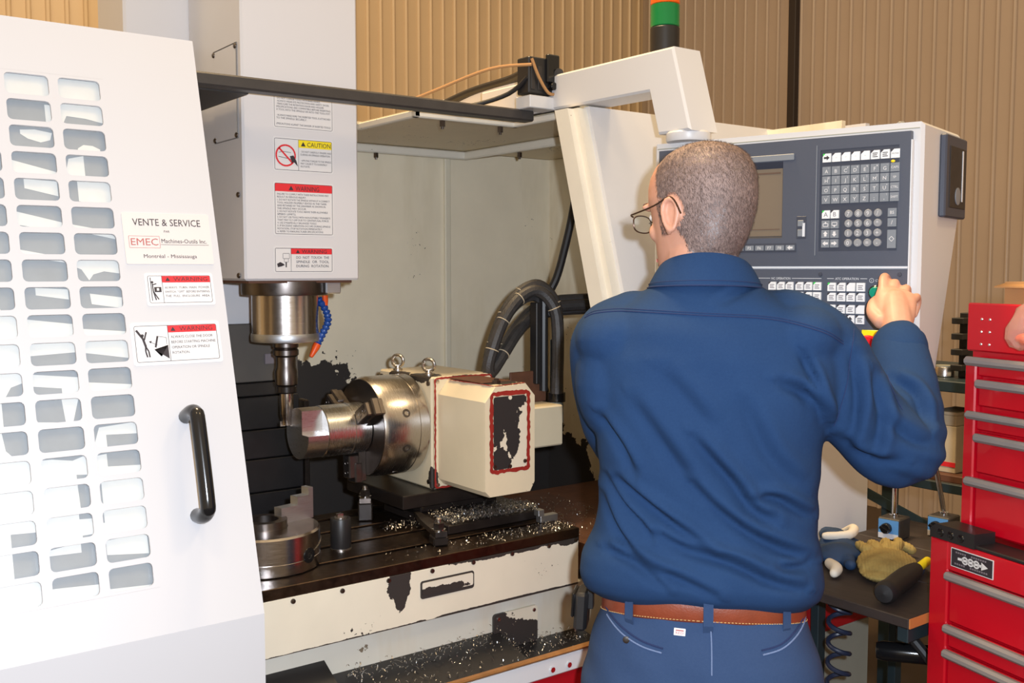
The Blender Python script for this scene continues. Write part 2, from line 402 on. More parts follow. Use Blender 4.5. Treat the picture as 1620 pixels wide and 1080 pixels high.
# --- enclosure shell
def part(mb, name, mats, parent=None, sm=35): return mb.build(name, mats, parent or mc, sm)
part(MB().box(0.15, 1.885, 2.90, 2.915, 0.60, 1.945, 0), 'back_panel', ['wall_worn'])
part(MB().box(1.893, 2.355, 2.90, 2.915, 0.60, 1.945, 0), 'back_panel', ['wall_worn'])
b = MB().box(1.878, 1.900, 2.885, 2.9, 0.64, 1.925, 0, 0.003); part(b, 'panel_seam', ['cream_plain'])
part(MB().box(2.34, 2.356, 1.66, 2.90, 0.60, 1.945, 0), 'side_panel', ['wall_worn_r'])
part(MB().box(0.15, 2.36, 1.66, 2.92, 0.56, 0.60, 0), 'chip_floor', ['iron_dark'])
part(MB().box(-0.25, -0.235, 1.7, 2.92, 0.60, 1.95, 0), 'side_panel', ['wall_worn_r'])
# roof sheet with the notch for the spindle head
roof = [(1.67, 1.93), (2.46, 1.93), (2.46, 2.93), (1.31, 2.93), (1.31, 2.505), (1.357, 2.505), (1.357, 2.22), (1.67, 2.22)]
part(MB().prism([(x, y, 1.946) for x, y in roof], (0, 0, 0.008)), 'roof_sheet', ['roof_paint'])
b = MB()
for (x0, y0), (x1, y1) in (((1.67, 1.95), (1.67, 2.22)), ((1.67, 2.22), (1.357, 2.22)), ((1.357, 2.22), (1.357, 2.51))):
    c = V((x0+x1)/2, (y0+y1)/2, 1.941); d = V(x1-x0, y1-y0, 0); h = d.length/2+0.009
    b.obox(c, (d, d.cross(V(0, 0, 1)), (0, 0, 1)), (h, 0.009, 0.009), 0, 0.003)
part(b, 'roof_edge_rail', ['bar_white'])
b = MB().box(1.935, 1.957, 1.98, 2.86, 1.918, 1.944, 0, 0.004); part(b, 'ceiling_rail', ['bar_white'])
b = MB().box(1.20, 1.957, 2.855, 2.877, 1.918, 1.944, 0, 0.004); part(b, 'ceiling_rail', ['bar_white'])
for x, y, z in ((1.44, 2.225, 1.927), (1.625, 2.225, 1.927), (1.67, 1.99, 1.927), (1.47, 2.86, 1.914), (1.60, 2.86, 1.914), (1.96, 2.58, 1.914), (1.96, 2.2, 1.914)):
    part(MB().cyl((x, y, z-0.011), (x, y, z+0.004), 0.008, n=6).cyl((x, y, z-0.017), (x, y, z-0.01), 0.004, n=8), 'rail_bolt', ['steel_dark'])
# black front rail over the opening and black roof plate left of the head
b = MB().box(-0.2, 1.625, 2.075, 2.115, 1.928, 1.956, 0, 0.004).box(-0.2, 1.60, 2.115, 2.125, 1.93, 1.95, 0); part(b, 'top_rail', ['bar_black'])
part(MB().box(-0.2, 0.872, 2.116, 2.52, 1.926, 1.934, 0), 'roof_plate', ['black_dirty'])

# --- leaning front right of the opening, with a lip
def yf(z, off=0.0): return 1.63 + off + max(0, z-FZ)*K
b = MB()
prof = [(yf(1.95), 1.95), (1.63, FZ), (1.63, 0.70), (1.648, 0.70), (1.65, FZ), (yf(1.95)+0.02, 1.95)]
b.prism([(1.668, y, z) for y, z in prof], (0.785, 0, 0))
part(b, 'front_panel', ['front_white'])
b = MB()
for x0, x1, o, t in ((1.640, 1.668, 0.012, 0.05), (1.622, 1.640, 0.03, 0.05)):
    b.prism([(x0, yf(z, o)+dy, z) for z, dy in ((0.80, 0), (FZ, 0), (1.945, 0), (1.945, t), (FZ, t), (0.80, t))], (x1-x0, 0, 0))
part(b, 'opening_lip', ['bar_white'])
b = MB().box(2.435, 2.453, 1.652, 2.93, 0.10, 1.945, 0); part(b, 'outer_side_panel', ['front_white'])
# lower front: sill, white band, red band, grey plinth
part(MB().box(-0.6, 1.66, 1.598, 1.610, 0.700, 0.742, 0, 0.003), 'sill_band', ['front_white'])
part(MB().box(-0.6, 1.66, 1.592, 1.608, 0.742, 0.750, 0, 0.003), 'sill_edge', ['sill_brown'])
part(MB().box(-0.6, 2.44, 1.606, 1.64, 0.587, 0.6995, 0, 0.002), 'red_band', ['panel_red'])
part(MB().box(-0.6, 2.44, 1.606, 1.65, 0.05, 0.5865, 0, 0.002), 'plinth_panel', ['panel_grey'])
for x in (1.30, 1.345, 1.52):
    part(MB().cyl((x, 1.594, 0.716), (x, 1.60, 0.716), 0.006, n=8), 'sill_screw', ['chrome'])

# --- column, head, spindle
part(MB().box(0.735, 1.16, 2.535, 2.76, 0.60, 3.2, 0, 0.006), 'column', ['column_white'])
part(MB().cyl((0.7355, 2.63, 2.24), (0.731, 2.63, 2.24), 0.006, n=10), 'column_screw', ['steel_dark'])
b = MB().box(0.891, 1.182, 2.2, 2.534, 1.523, 3.2, 0, 0.005)
head = part(b, 'spindle_head', ['column_white'])
# access cover on the head's left side
b = MB().box(0.888, 0.8915, 2.222, 2.360, 1.847, 2.056, 0, 0.001); part(b, 'access_cover', ['column_white'], head)
b = MB()
for y0, y1, z0, z1 in ((2.2215, 2.2225, 1.845, 2.058), (2.2215, 2.362, 1.845, 1.8458), (2.2215, 2.362, 2.0572, 2.058)): b.box(0.8875, 0.8905, y0, y1, z0, z1)
part(b, 'cover_joint', ['joint_grey'], head)
for y, z in ((2.358, 2.05), (2.226, 2.05), (2.358, 1.852), (2.226, 1.852), (2.224, 1.718), (2.229, 1.535)):
    part(MB().lathe((0.889, y, z), (-1, 0, 0), [(0.0065, 0), (0.006, 0.003), (0.004, 0.0045), (0.0, 0.0046)], 12), 'head_screw', ['steel_dark'], head)
part(MB().box(0.905, 1.168, 2.215, 2.5, 1.517, 1.524), 'head_bottom_edge', ['rust_brown'], head)
SX, SY = 1.037, 2.312
b = MB().lathe((SX, SY, 0), (0, 0, 1), [(0.0, 1.372), (0.068, 1.372), (0.075, 1.380), (0.081, 1.384), (0.081, 1.396), (0.0805, 1.398), (0.0805, 1.488)], 48)
sp = part(b, 'spindle_nose', ['steel_turned_z'])
part(MB().lathe((SX, SY, 0), (0, 0, 1), [(0.0805, 1.486), (0.103, 1.488), (0.104, 1.494), (0.104, 1.520)], 48), 'spindle_flange', ['steel_dark'])
part(MB().lathe((SX, SY, 0), (0, 0, 1), [(0.0815, 1.374), (0.083, 1.378), (0.083, 1.390), (0.0815, 1.394)], 48), 'nose_ring', ['soft_jaw'], sp)
part(MB().box(1.105, 1.145, 2.225, 2.275, 1.49, 1.522, 0, 0.003), 'flange_block', ['soft_jaw'])
# blue segmented coolant pipe with an orange nozzle
cp = [V(1.112, 2.285, 1.478), V(1.130, 2.28, 1.448), V(1.131, 2.27, 1.42), V(1.116, 2.27, 1.392), V(1.100, 2.268, 1.366)]
ch = MB(); P = spline(cp, 3)
for i in range(len(P)-1):
    d = (P[i+1]-P[i]); ch.lathe(P[i], d, [(0.006, 0), (0.0095, d.length*0.25), (0.0095, d.length*0.6), (0.0065, d.length*1.02)], 12)
part(ch, 'coolant_pipe', ['plastic_blue'])
d = (cp[-1]-cp[-2]).normalized()
part(MB().lathe(cp[-1], d, [(0.0095, 0), (0.0095, 0.01), (0.005, 0.034), (0.004, 0.036)], 12), 'coolant_nozzle', ['plastic_orange'])
part(MB().lathe((1.128, 2.28, 1.485), (0.1, 0, -1), [(0.007, 0), (0.007, 0.012), (0.004, 0.03)], 10), 'coolant_nozzle', ['plastic_orange'])

# --- dark stepped way cover in front of the column
b = MB().box(0.735, 1.158, 2.505, 2.532, 1.256, 1.408, 0, 0.002); part(b, 'way_cover', ['cover_grey'])
zs = [1.255, 1.218, 1.131, 1.054, 0.966, 0.86]
for i in range(5):
    part(MB().box(0.735, 1.152+0.003*i, 2.50-0.004*i, 2.531, zs[i+1]+0.0015, zs[i]-0.0015, 0, 0.002), 'way_cover', ['cover_black'])
part(MB().box(1.063, 1.09, 2.5, 2.505, 1.302, 1.328), 'way_cover_sticker', ['ink_soft'])
part(MB().box(1.168, 1.182, 2.49, 2.531, 0.9, 1.2, 0, 0.003), 'way_cover_edge', ['iron_dark'])

# --- table with T-slots, skirt, saddle
TZ = 0.917
tb = MB()
TX0, TX1 = 0.40, 1.597
slots = [1.955, 2.07, 2.185, 2.30]; y = 1.858
tb.box(TX0, TX1, 1.86, 2.36, 0.86, 0.893, 0)
edges = [1.858] + sum([[s_-0.009, s_+0.009] for s_ in slots], []) + [2.36]
for i in range(0, len(edges), 2): tb.box(TX0, TX1, edges[i], edges[i+1], 0.893, TZ, 0, 0.0015)
part(tb, 'table', ['table_iron'])
part(MB().box(0.40, 1.594, 1.858, 1.866, 0.777, 0.893, 0, 0.001), 'table_skirt', ['skirt_worn'])
part(MB().prism(*( [ [(x, 1.8575, z) for x, z in rr(1.139, 0.828, 1.281, 0.868, 0.006)], (0, -0.0015, 0)] )), 'skirt_slot_frame', ['primer_dark'])
part(MB().prism([(x, 1.856, z) for x, z in rr(1.143, 0.836, 1.277, 0.864, 0.004)], (0, -0.002, 0)), 'skirt_slot_plate', ['plate_worn'])
for x, z in ((0.84, 0.884), (0.95, 0.884), (1.06, 0.885), (1.17, 0.886), (1.28, 0.886), (1.39, 0.887), (1.50, 0.887), (1.585, 0.888)):
    part(MB().lathe((x, 1.858, z), (0, -1, 0), [(0.0055, 0), (0.005, 0.003), (0.0, 0.0035)], 10), 'skirt_screw', ['steel_dark'])
part(MB().box(0.40, 1.76, 1.885, 2.30, 0.60, 0.775, 0, 0.004), 'saddle', ['saddle_worn'])
part(MB().prism([(x, 1.8845, z) for x, z in rr(1.352, 0.655, 1.482, 0.742, 0.008)], (0, -0.007, 0)), 'saddle_cover_plate', ['saddle_plate'])
for x, z in ((1.365, 0.73), (1.47, 0.732)): part(MB().lathe((x, 1.8775, z), (0, -1, 0), [(0.005, 0), (0.0045, 0.003), (0, 0.0032)], 10), 'plate_screw', ['steel'])
# sloping chip pan between saddle and sill
b = MB().prism([(0.3, 1.885, 0.72), (0.3, 1.612, 0.60), (0.3, 1.612, 0.59), (0.3, 1.89, 0.71)], (0.42, 0, 0))
b.prism([(0.72, 1.885, 0.735), (0.72, 1.612, 0.60), (0.72, 1.612, 0.59), (0.72, 1.89, 0.59)], (0.20, 0, -0.0))
b.prism([(0.92, 1.885, 0.70), (0.92, 1.612, 0.62), (0.92, 1.612, 0.59), (0.92, 1.89, 0.59)], (0.45, 0, -0.0))
b.prism([(1.37, 1.885, 0.655), (1.37, 1.612, 0.615), (1.37, 1.612, 0.59), (1.37, 1.89, 0.59)], (0.25, 0, -0.0))
part(b, 'chip_pan', ['cover_black'])
b = MB().prism([(0.95, 1.80, 0.685), (1.03, 1.77, 0.675), (0.96, 1.66, 0.635), (0.88, 1.69, 0.645)], (0, 0, 0.012)); part(b, 'pan_cover', ['cover_grey'])
part(MB().box(1.64, 2.30, 2.0, 2.5, 0.70, 0.80, 0, 0.004), 'table_way_cover', ['iron_dark'])
part(MB().box(1.62, 1.90, 1.86, 2.38, 0.80, 0.875, 0, 0.004).box(1.90, 2.32, 1.90, 2.60, 0.74, 0.82, 0, 0.004), 'table_way_cover', ['rust_brown'])

# --- sliding door with the punched window grid
DX = 0.671
def dp(x, z, off=0.0):      # point on the door's outer face (off = out towards the operator)
    s_ = math.sqrt(1+K*K)
    if z <= FZ: return V(x, 1.60-off, z)
    return V(x, 1.60+(z-FZ)*K - off/s_, z + off*K/s_)
cw, cp_, ch_, cpz = 0.068, 0.083, 0.0355, 0.04426
cols = [0.427-cp_*i for i in range(8)]; rows = [1.875-cpz*i for i in range(19)]
b = MB(); TH = 0.004
def dquad(x0, x1, z0, z1): b.add([dp(x0, z0), dp(x1, z0), dp(x1, z1), dp(x0, z1)], [(0, 1, 2, 3)], 0)
gx0, gx1, gz0, gz1 = cols[-1]-0.0075, cols[0]+cw+0.0075, rows[-1]-ch_-0.0045, rows[0]+0.0045
dquad(gx1, DX, FZ, 1.972); dquad(-0.25, gx0, FZ, 1.972); dquad(gx0, gx1, gz1, 1.972); dquad(gx0, gx1, FZ, gz0)
for cx in cols:
    for rz in rows:
        ox0, ox1, oz0, oz1 = cx-0.0075, cx+cw+0.0075, rz-ch_-0.00438, rz+0.00438
        hp = rr(cx, rz-ch_, cx+cw, rz, 0.0075, 3); k = len(hp)//4
        vs_ = [dp(x, z) for x, z in hp] + [dp(x, z, -TH) for x, z in hp] + [dp(ox1, oz0), dp(ox1, oz1), dp(ox0, oz1), dp(ox0, oz0)]
        n = len(hp); fs = [(i, n+i, n+(i+1) % n, (i+1) % n) for i in range(n)]; O = 2*n
        for c in range(4):
            for i in range(k-1): fs.append((O+c, c*k+i, c*k+i+1))
            fs.append((O+c, c*k+k-1, ((c+1) % 4)*k, O+(c+1) % 4))
        b.add(vs_, fs, 0)
# lower upright part, edge return and back sheet
b.add([dp(-0.25, 0.16), dp(DX, 0.16), dp(DX, FZ), dp(-0.25, FZ)], [(0, 1, 2, 3)], 0)
for z0, z1 in ((0.16, FZ), (FZ, 1.972)):
    b.add([dp(DX, z0), dp(DX, z1), dp(DX, z1, -0.03), dp(DX, z0, -0.03)], [(0, 1, 2, 3)], 0)
    b.add([dp(gx1, z0, -0.03), dp(DX, z0, -0.03), dp(DX, z1, -0.03), dp(gx1, z1, -0.03)], [(0, 1, 2, 3)], 0)
b.add([dp(-0.25, 0.16, -0.03), dp(gx1, 0.16, -0.03), dp(gx1, gz0, -0.03), dp(-0.25, gz0, -0.03)], [(0, 1, 2, 3)], 0)
b.add([dp(-0.25, gz1, -0.03), dp(gx1, gz1, -0.03), dp(gx1, 1.972, -0.03), dp(-0.25, 1.972, -0.03)], [(0, 1, 2, 3)], 0)
b.add([dp(-0.25, 1.972), dp(DX, 1.972), dp(DX, 1.972, -0.03), dp(-0.25, 1.972, -0.03)], [(0, 1, 2, 3)], 0)
door = part(b, 'sliding_door', ['door_white'], None, 30)
b = MB().add([dp(gx0, gz0, -0.012), dp(gx1, gz0, -0.012), dp(gx1, gz1, -0.012), dp(gx0, gz1, -0.012), dp(gx0, gz0, -0.018), dp(gx1, gz0, -0.018), dp(gx1, gz1, -0.018), dp(gx0, gz1, -0.018)],
             [(0, 1, 2, 3), (4, 7, 6, 5), (0, 4, 5, 1), (1, 5, 6, 2), (2, 6, 7, 3), (3, 7, 4, 0)], 0)
part(b, 'window_pane', ['pane_grey'], door)
# white shapes of the large print on the pane, seen cell by cell
F_ = [(0, 0), (1, 0), (1, 1), (0, 1)]
LET = {  # (row, column counted from the right): polygons, x right, y down
 (1, 0): [F_], (1, 1): [F_], (2, 0): [[(0, 0), (1, 0), (1, .7), (.6, .55), (.2, .5), (.1, .9), (0, .9)]], (2, 1): [[(.85, .1), (1, .1), (1, 1), (.85, 1)]],
 (3, 0): [[(.33, 1), (.38, .75), (.5, .6), (.7, .62), (.85, .75), (.85, 1)]], (3, 1): [[(.3, .15), (.6, .1), (.95, .2), (.9, .5), (.7, .62), (.45, .5), (.3, .32)]],
 (4, 0): [[(.15, .15), (.47, .0), (.47, .95), (.05, .8)]], (4, 1): [[(0, .3), (1, .75), (1, 1), (.5, 1), (0, .8)]],
 (5, 0): [[(.28, 0), (1, 0), (1, 1), (.28, .82)]], (5, 1): [[(.28, 0), (.95, .05), (.95, .65), (.28, .38)]],
 (6, 0): [[(0, .68), (1, 1), (0, 1)]], (6, 1): [[(0, .22), (1, .65), (1, 1), (.8, .98), (0, .75)]],
 (7, 0): [[(.42, 0), (1, 0), (1, .22)]], (7, 1): [[(0, .65), (1, 1), (0, 1)]],
 (8, 0): [[(0, .25), (.18, .38), (.32, .82), (.42, .58), (.65, .46), (1, .55), (1, 0), (0, 0)]], (8, 1): [[(.55, 0), (1, 0), (1, .12)]],
 (9, 0): [[(.3, .28), (.97, .45), (.95, .88), (.32, .7)]], (9, 1): [[(.3, .03), (.95, .1), (.95, .5), (.3, .32)]],
 (10, 0): [[(0, .58), (1, .75), (1, 1), (0, 1)]], (10, 1): [[(0, .15), (1, .4), (1, 1), (0, 1)]],
 (11, 0): [[(0, 0), (1, 0), (1, .75), (.35, .55), (0, .45)]], (11, 1): [[(0, 0), (1, 0), (1, .42), (0, .5)]],
 (12, 0): [[(0, .52), (1, .72), (1, 1), (0, 1)]], (12, 1): [[(0, .1), (1, .32), (1, 1), (.63, 1), (.63, .7), (0, .55)]],
 (13, 1): [[(.6, 0), (.95, 0), (.78, 1), (.65, 1)], [(.05, .82), (.65, .92), (.65, 1), (.05, 1)]],
 (14, 0): [[(.2, .15), (.97, .05), (.97, .5), (.33, .45), (.33, 1), (.05, .9)]],
 (15, 0): [[(0, .15), (.3, .1), (.3, .58), (1, .65), (1, 1), (0, 1)]], (15, 1): [[(0, .1), (.3, .1), (.7, .22), (1, .05), (1, .8), (.75, .75), (.75, 1), (0, 1)]],
 (16, 0): [[(.13, 0), (1, 0), (1, 1), (.13, 1)]], (16, 1): [[(0, 0), (.75, 0), (.77, 1), (0, 1)]],
 (17, 0): [[(.12, 0), (1, 0), (1, 1), (0, 1), (0, .5), (.12, .5)]], (17, 1): [[(0, 0), (.72, 0), (.72, .25), (1, .28), (1, .85), (.75, .85), (.75, 1), (0, 1)]],
 (18, 0): [[(.1, .1), (.95, 0), (.95, .8), (.1, .62)]], (18, 1): [[(.05, .15), (.7, .0), (.7, .38), (.05, .34)]],
 (19, 0): [[(0, .78), (1, .9), (1, 1), (0, 1)]], (19, 1): [[(0, .42), (1, .55), (1, 1), (0, 1)]],
}
for r in range(4, 14): LET[(r, 2)] = [[(0, 0), (.7 if r % 3 else .5, 0), (.72, 1), (0, 1)]]
LET[(13, 2)] = [[(0, 0), (.55, 0), (.55, 1), (0, 1)]]; LET[(12, 2)] = [[(0, 0), (1, 0), (1, .4), (.75, .55), (.6, 1), (0, 1)]]; LET[(10, 2)] = [F_]; LET[(11, 2)] = [F_]
LET[(14, 2)] = [[(0, 0), (.5, 0), (.55, .7), (.7, 1), (0, 1)]]; LET[(15, 2)] = [F_]; LET[(16, 2)] = [F_]
LET[(17, 2)] = [[(0, 0), (1, 0), (1, .5), (.5, .45), (.5, 1), (0, 1)]]; LET[(18, 2)] = [[(0, 0), (.5, 0), (.5, 1), (0, 1)]]; LET[(19, 2)] = [F_]
rnd = random.Random(3)
for c in range(3, 8):
    for r in range(1, 20):
        if rnd.random() < 0.75:
            a = rnd.uniform(0, .6); LET[(r, c)] = [[(0, a), (1, a+.2), (1, 1), (0, 1)]]
b = MB()
for (r, c), polys in LET.items():
    for po in polys:
        b.add([dp(cols[c]-.004+(cw+.008)*x, rows[r-1]+.003-(ch_+.006)*y, -0.0115) for x, y in po], [tuple(range(len(po)))], 0)
part(b, 'window_print', ['pane_white'], door)
# black bow handle
hb = [dp(0.577, 1.300, 0.0), dp(0.577, 1.303, 0.03), dp(0.578, 1.298, 0.047), dp(0.578, 1.280, 0.054), dp(0.578, 1.16, 0.054), dp(0.578, 1.142, 0.047), dp(0.577, 1.136, 0.03), dp(0.577, 1.139, 0.0)]
b = MB().tube(hb, 0.0125, 14, 0, smooth=4)
hd = part(b, 'door_handle', ['black_gloss'], door)
ud = (dp(0, 1.3)-dp(0, 1.2)).normalized()
# stickers on the door
def door_decal(x, z): return dp(x, z)
def dec(mb, x, z): return Decal(mb, dp(x, z), (1, 0, 0), ud)
b = MB(); d = dec(b, 0.507, 1.558)       # sales plate, 0.15 x 0.09
d.plate(0, 0, 0.152, 0.092, 0, 0.003, 0.0012)
d.text('VENTE & SERVICE', 0.076, 0.069, 0.0125, 1, 'C', 0.118); d.text('PAR', 0.074, 0.057, 0.004, 1, 'C')
d.frame(0.008, 0.029, 0.060, 0.050, 0.0006, 3, r=0.0005); d.text('EMEC', 0.034, 0.0335, 0.0125, 3, 'C', 0.046)
d.text('Machines-Outils Inc.', 0.063, 0.038, 0.0075, 2, 'L', 0.08); d.line([(0.061, 0.035), (0.146, 0.035)], 0.0006, 1)
d.text('Montréal - Mississauga', 0.076, 0.011, 0.0065, 1, 'C', 0.092)
part(b, 'dealer_sticker', ['sticker_cream', 'ink', 'ink', 'ink_red'], door)
def person_icon(d, x, y, s, mat):
    d.disc(x, y+s*.8, s*.12, mat, 3); d.line([(x, y+s*.7), (x+s*.15, y+s*.3)], s*.14, mat, 3)
    d.line([(x+s*.15, y+s*.3), (x+s*.1, y)], s*.09, mat, 3); d.line([(x+s*.15, y+s*.3), (x+s*.35, y)], s*.09, mat, 3)
    d.line([(x, y+s*.62), (x+s*.3, y+s*.95)], s*.07, mat, 3); d.line([(x, y+s*.62), (x-s*.3, y+s*.95)], s*.07, mat, 3)
def tri(d, x, y, s, mat):
    d.poly([(x-s, y), (x+s, y), (x, y+1.7*s)], mat, 3)
b = MB(); d = dec(b, 0.534, 1.487)      # upper warning
d.plate(0, 0, 0.119, 0.058, 0, 0.004); d.frame(0.005, 0.005, 0.114, 0.053, 0.0007, 1); d.line([(0.029, 0.005), (0.029, 0.053)], 0.0007, 1)
d.rect(0.029, 0.041, 0.1135, 0.0525, 2, 1); tri(d, 0.039, 0.0435, 0.0042, 1); d.text('WARNING', 0.049, 0.0432, 0.0075, 1, 'L', 0.06)
for i, t in enumerate(('ALWAYS  TURN  MAIN  POWER', 'SWITCH  "OFF"  BEFORE ENTERING', 'THE  FULL  ENCLOSURE  AREA.')): d.text(t, 0.0325, 0.030-0.0075*i, 0.0038, 1, 'L', 0.078)
d.line([(0.0095, 0.009), (0.0095, 0.05)], 0.0012, 1); d.rect(0.0145, 0.024, 0.0265, 0.033, 1, 2); d.rect(0.0185, 0.0265, 0.0225, 0.031, 0, 3)
d.disc(0.012, 0.0415, 0.0022, 1); d.line([(0.012, 0.039), (0.0125, 0.025), (0.0205, 0.011)], 0.002, 1); d.line([(0.0125, 0.025), (0.016, 0.010)], 0.002, 1); d.line([(0.012, 0.037), (0.019, 0.039)], 0.0018, 1)
part(b, 'warning_sticker', ['sticker_white', 'ink', 'sticker_red'], door)
b = MB(); d = dec(b, 0.501, 1.388)      # lower warning
d.plate(0, 0, 0.153, 0.074, 0, 0.005); d.frame(0.006, 0.006, 0.147, 0.068, 0.0008, 1); d.line([(0.062, 0.006), (0.062, 0.068)], 0.0008, 1)
d.rect(0.062, 0.0555, 0.1465, 0.0675, 2, 1); tri(d, 0.071, 0.058, 0.0044, 1); d.text('WARNING', 0.082, 0.0578, 0.0078, 1, 'L', 0.058)
for i, t in enumerate(('ALWAYS CLOSE THE DOOR', 'BEFORE STARTING MACHINE', 'OPERATION OR SPINDLE', 'ROTATION.')): d.text(t, 0.066, 0.0455-0.0092*i, 0.0046, 1, 'L', (0.073, 0.077, 0.066, 0.03)[i])
d.poly([(0.036, 0.027), (0.060, 0.010), (0.060, 0.034), (0.053, 0.024), (0.047, 0.014)], 1, 2); d.poly([(0.037, 0.031), (0.042, 0.05), (0.045, 0.049), (0.040, 0.030)], 1, 2)
d.line([(0.042, 0.05), (0.058, 0.047), (0.058, 0.035)], 0.0007, 1); d.line([(0.042, 0.034), (0.030, 0.0405)], 0.0008, 1); d.poly([(0.028, 0.041), (0.033, 0.042), (0.0315, 0.0375)], 1, 2)
d.disc(0.0185, 0.0515, 0.0026, 1); d.line([(0.009, 0.061), (0.019, 0.046), (0.0225, 0.032)], 0.0038, 1); d.line([(0.021, 0.044), (0.0255, 0.0575)], 0.0026, 1)
d.line([(0.0225, 0.032), (0.0265, 0.024), (0.0275, 0.014)], 0.0025, 1); d.line([(0.022, 0.032), (0.0215, 0.024), (0.0235, 0.014)], 0.0025, 1)
part(b, 'warning_sticker', ['sticker_white', 'ink', 'sticker_red'], door)

# stickers on the head front (Y = 2.2)
def hdec(mb, x, z): return Decal(mb, (x, 2.2, z), (1, 0, 0), (0, 0, 1))
def lines(d, x0, y0, n, dy, h, w, seed, mat=1):
    r = random.Random(seed); src = 'DO NOT ROTATE THE SPINDLE WITHOUT A TOOL HOLDER PROPERLY CLAMPED IN THE TAPER AND RETAINED BY THE DRAWBAR ALWAYS WEAR EYE PROTECTION AND SAFETY SHOES MAKE SURE THE RETENTION KNOB AND HOLDER ARE COMPATIBLE BEFORE INSERTING'.split()
    for i in range(n):
        k = r.randrange(0, len(src)-6); t = ' '.join(src[k:k+6]); d.text(t, x0, y0-dy*i, h, mat, 'L', w*r.uniform(.86, 1) if i % 4 != 3 else w*.6)
b = MB(); d = hdec(b, 0.964, 1.872)     # top notice, its head hidden by the black rail
d.plate(0, 0, 0.152, 0.090, 0, 0.004); d.frame(0.0035, 0.0035, 0.1485, 0.0865, 0.0008, 1)
for i, t in enumerate(('PRECAUTIONS WHEN CHANGING TOOLS MANUALLY', '', '· DO NOT CHANGE TOOLS WITH BARE HANDS.', '· ALWAYS WEAR EYE PROTECTION AND SAFETY SHOES.', '· MAKE SURE THE RETENTION KNOB AND HOLDER', '  SPECIFICATIONS ARE COMPATIBLE BEFORE INSERTING', '  A TOOL INTO THE SPINDLE OR INTO THE TOOL POT.', '', '· ALWAYS MAKE SURE THE INSERTED TOOL IS ATTACHED', '  TO THE SPINDLE SECURELY.', '', '(PRECAUTIONS AGAINST THE DANGER OF INSERTED TOOLS)')):
    if t: d.text(t, 0.008, 0.079-0.0064*i, 0.0042, 1, 'L', min(0.136, len(t)*0.0029))
part(b, 'notice_sticker', ['sticker_white', 'ink', 'sticker_yellow'], head)
b = MB(); d = hdec(b, 0.9625, 1.774)    # caution
d.plate(0, 0, 0.152, 0.079, 0, 0.005); d.frame(0.004, 0.004, 0.148, 0.075, 0.0009, 1); d.line([(0.063, 0.004), (0.063, 0.075)], 0.0008, 1)
d.rect(0.0635, 0.057, 0.1475, 0.0745, 2, 1); tri(d, 0.075, 0.0605, 0.006, 1); d.text('CAUTION', 0.085, 0.060, 0.0105, 1, 'L', 0.06)
d.ring(0.031, 0.037, 0.0235, 0.004, 3, 3); d.line([(0.0145, 0.0535), (0.0475, 0.0205)], 0.004, 3, 3)
d.line([(0.013, 0.034), (0.05, 0.028), (0.05, 0.022)], 0.0012, 1); d.line([(0.014, 0.043), (0.024, 0.046), (0.044, 0.044)], 0.001, 1)
d.poly([(0.041, 0.036), (0.050, 0.038), (0.057, 0.026), (0.061, 0.013), (0.052, 0.022), (0.046, 0.022)], 1, 4)
for i, t in enumerate(('· DO NOT CAREFULLY FINGERS AND', '  DURING AN SPINDLE OPERATION', '', '· APPLYING TORQUE TO THE SPINDLE', '  MAY CAUSE IT TO SUDDENLY', '  ROTATE.')):
    if t: d.text(t, 0.068, 0.046-0.0068*i, 0.0042, 1, 'L', min(0.078, len(t)*0.0026))
part(b, 'caution_sticker', ['sticker_white', 'ink', 'sticker_yellow', 'sticker_red'], head)
b = MB(); d = hdec(b, 0.9615, 1.627)    # big warning
d.plate(0, 0, 0.153, 0.124, 0, 0.004); d.frame(0.004, 0.004, 0.149, 0.120, 0.0009, 1); d.rect(0.0045, 0.1015, 0.1485, 0.1195, 2, 1); tri(d, 0.044, 0.105, 0.006, 1); d.text('WARNING', 0.055, 0.1045, 0.0105, 1, 'L', 0.06)
for i, t in enumerate(('FAILURE TO COMPLY WITH THESE INSTRUCTIONS MAY', 'RESULT IN SERIOUS INJURY.', '1. DO NOT ROTATE THE SPINDLE WITHOUT A CORRECT', '   TOOL HOLDER PROPERLY SEATED IN THE TAPER', '   AND RETAINED BY THE DRAWBAR AS SHOWN IN', '   THE SPINDLE MAY OCCUR.', '2. DO NOT ROTATE TOOLS ABOVE THEIR ALLOWABLE', '   SPEED LIMITS.', '3. DO NOT USE TOOLS WITH NON-SUITABLE TIPS/INSERTS', '   THAT MAY FLY OFF DUE TO CENTRIFUGAL FORCE.', '4. USE DYNAMICALLY BALANCED TOOLS.', '5. IF EXCESSIVE VIBRATION OCCURS DURING SPINDLE', '   ROTATION, STOP ROTATION IMMEDIATELY.', '6. REFER TO MANUFACTURER SPECIFICATIONS.')):
    d.text(t, 0.009, 0.0935-0.0066*i, 0.0042, 1, 'L', min(0.134, len(t)*0.0029))
part(b, 'warning_sticker', ['sticker_white', 'ink', 'sticker_red'], head)
b = MB(); d = hdec(b, 0.960, 1.540)     # spindle warning
d.plate(0, 0, 0.152, 0.062, 0, 0.005); d.frame(0.004, 0.004, 0.148, 0.058, 0.0009, 1); d.line([(0.043, 0.004), (0.043, 0.058)], 0.0008, 1)
d.rect(0.0435, 0.0445, 0.1475, 0.0575, 2, 1); tri(d, 0.060, 0.047, 0.0048, 1); d.text('WARNING', 0.07, 0.0468, 0.0085, 1, 'L', 0.064)
for i, t in enumerate(('DO  NOT  TOUCH  THE', 'SPINDLE  OR  TOOL', 'DURING  ROTATION.')): d.text(t, 0.056, 0.034-0.010*i, 0.006, 1, 'L', 0.084)
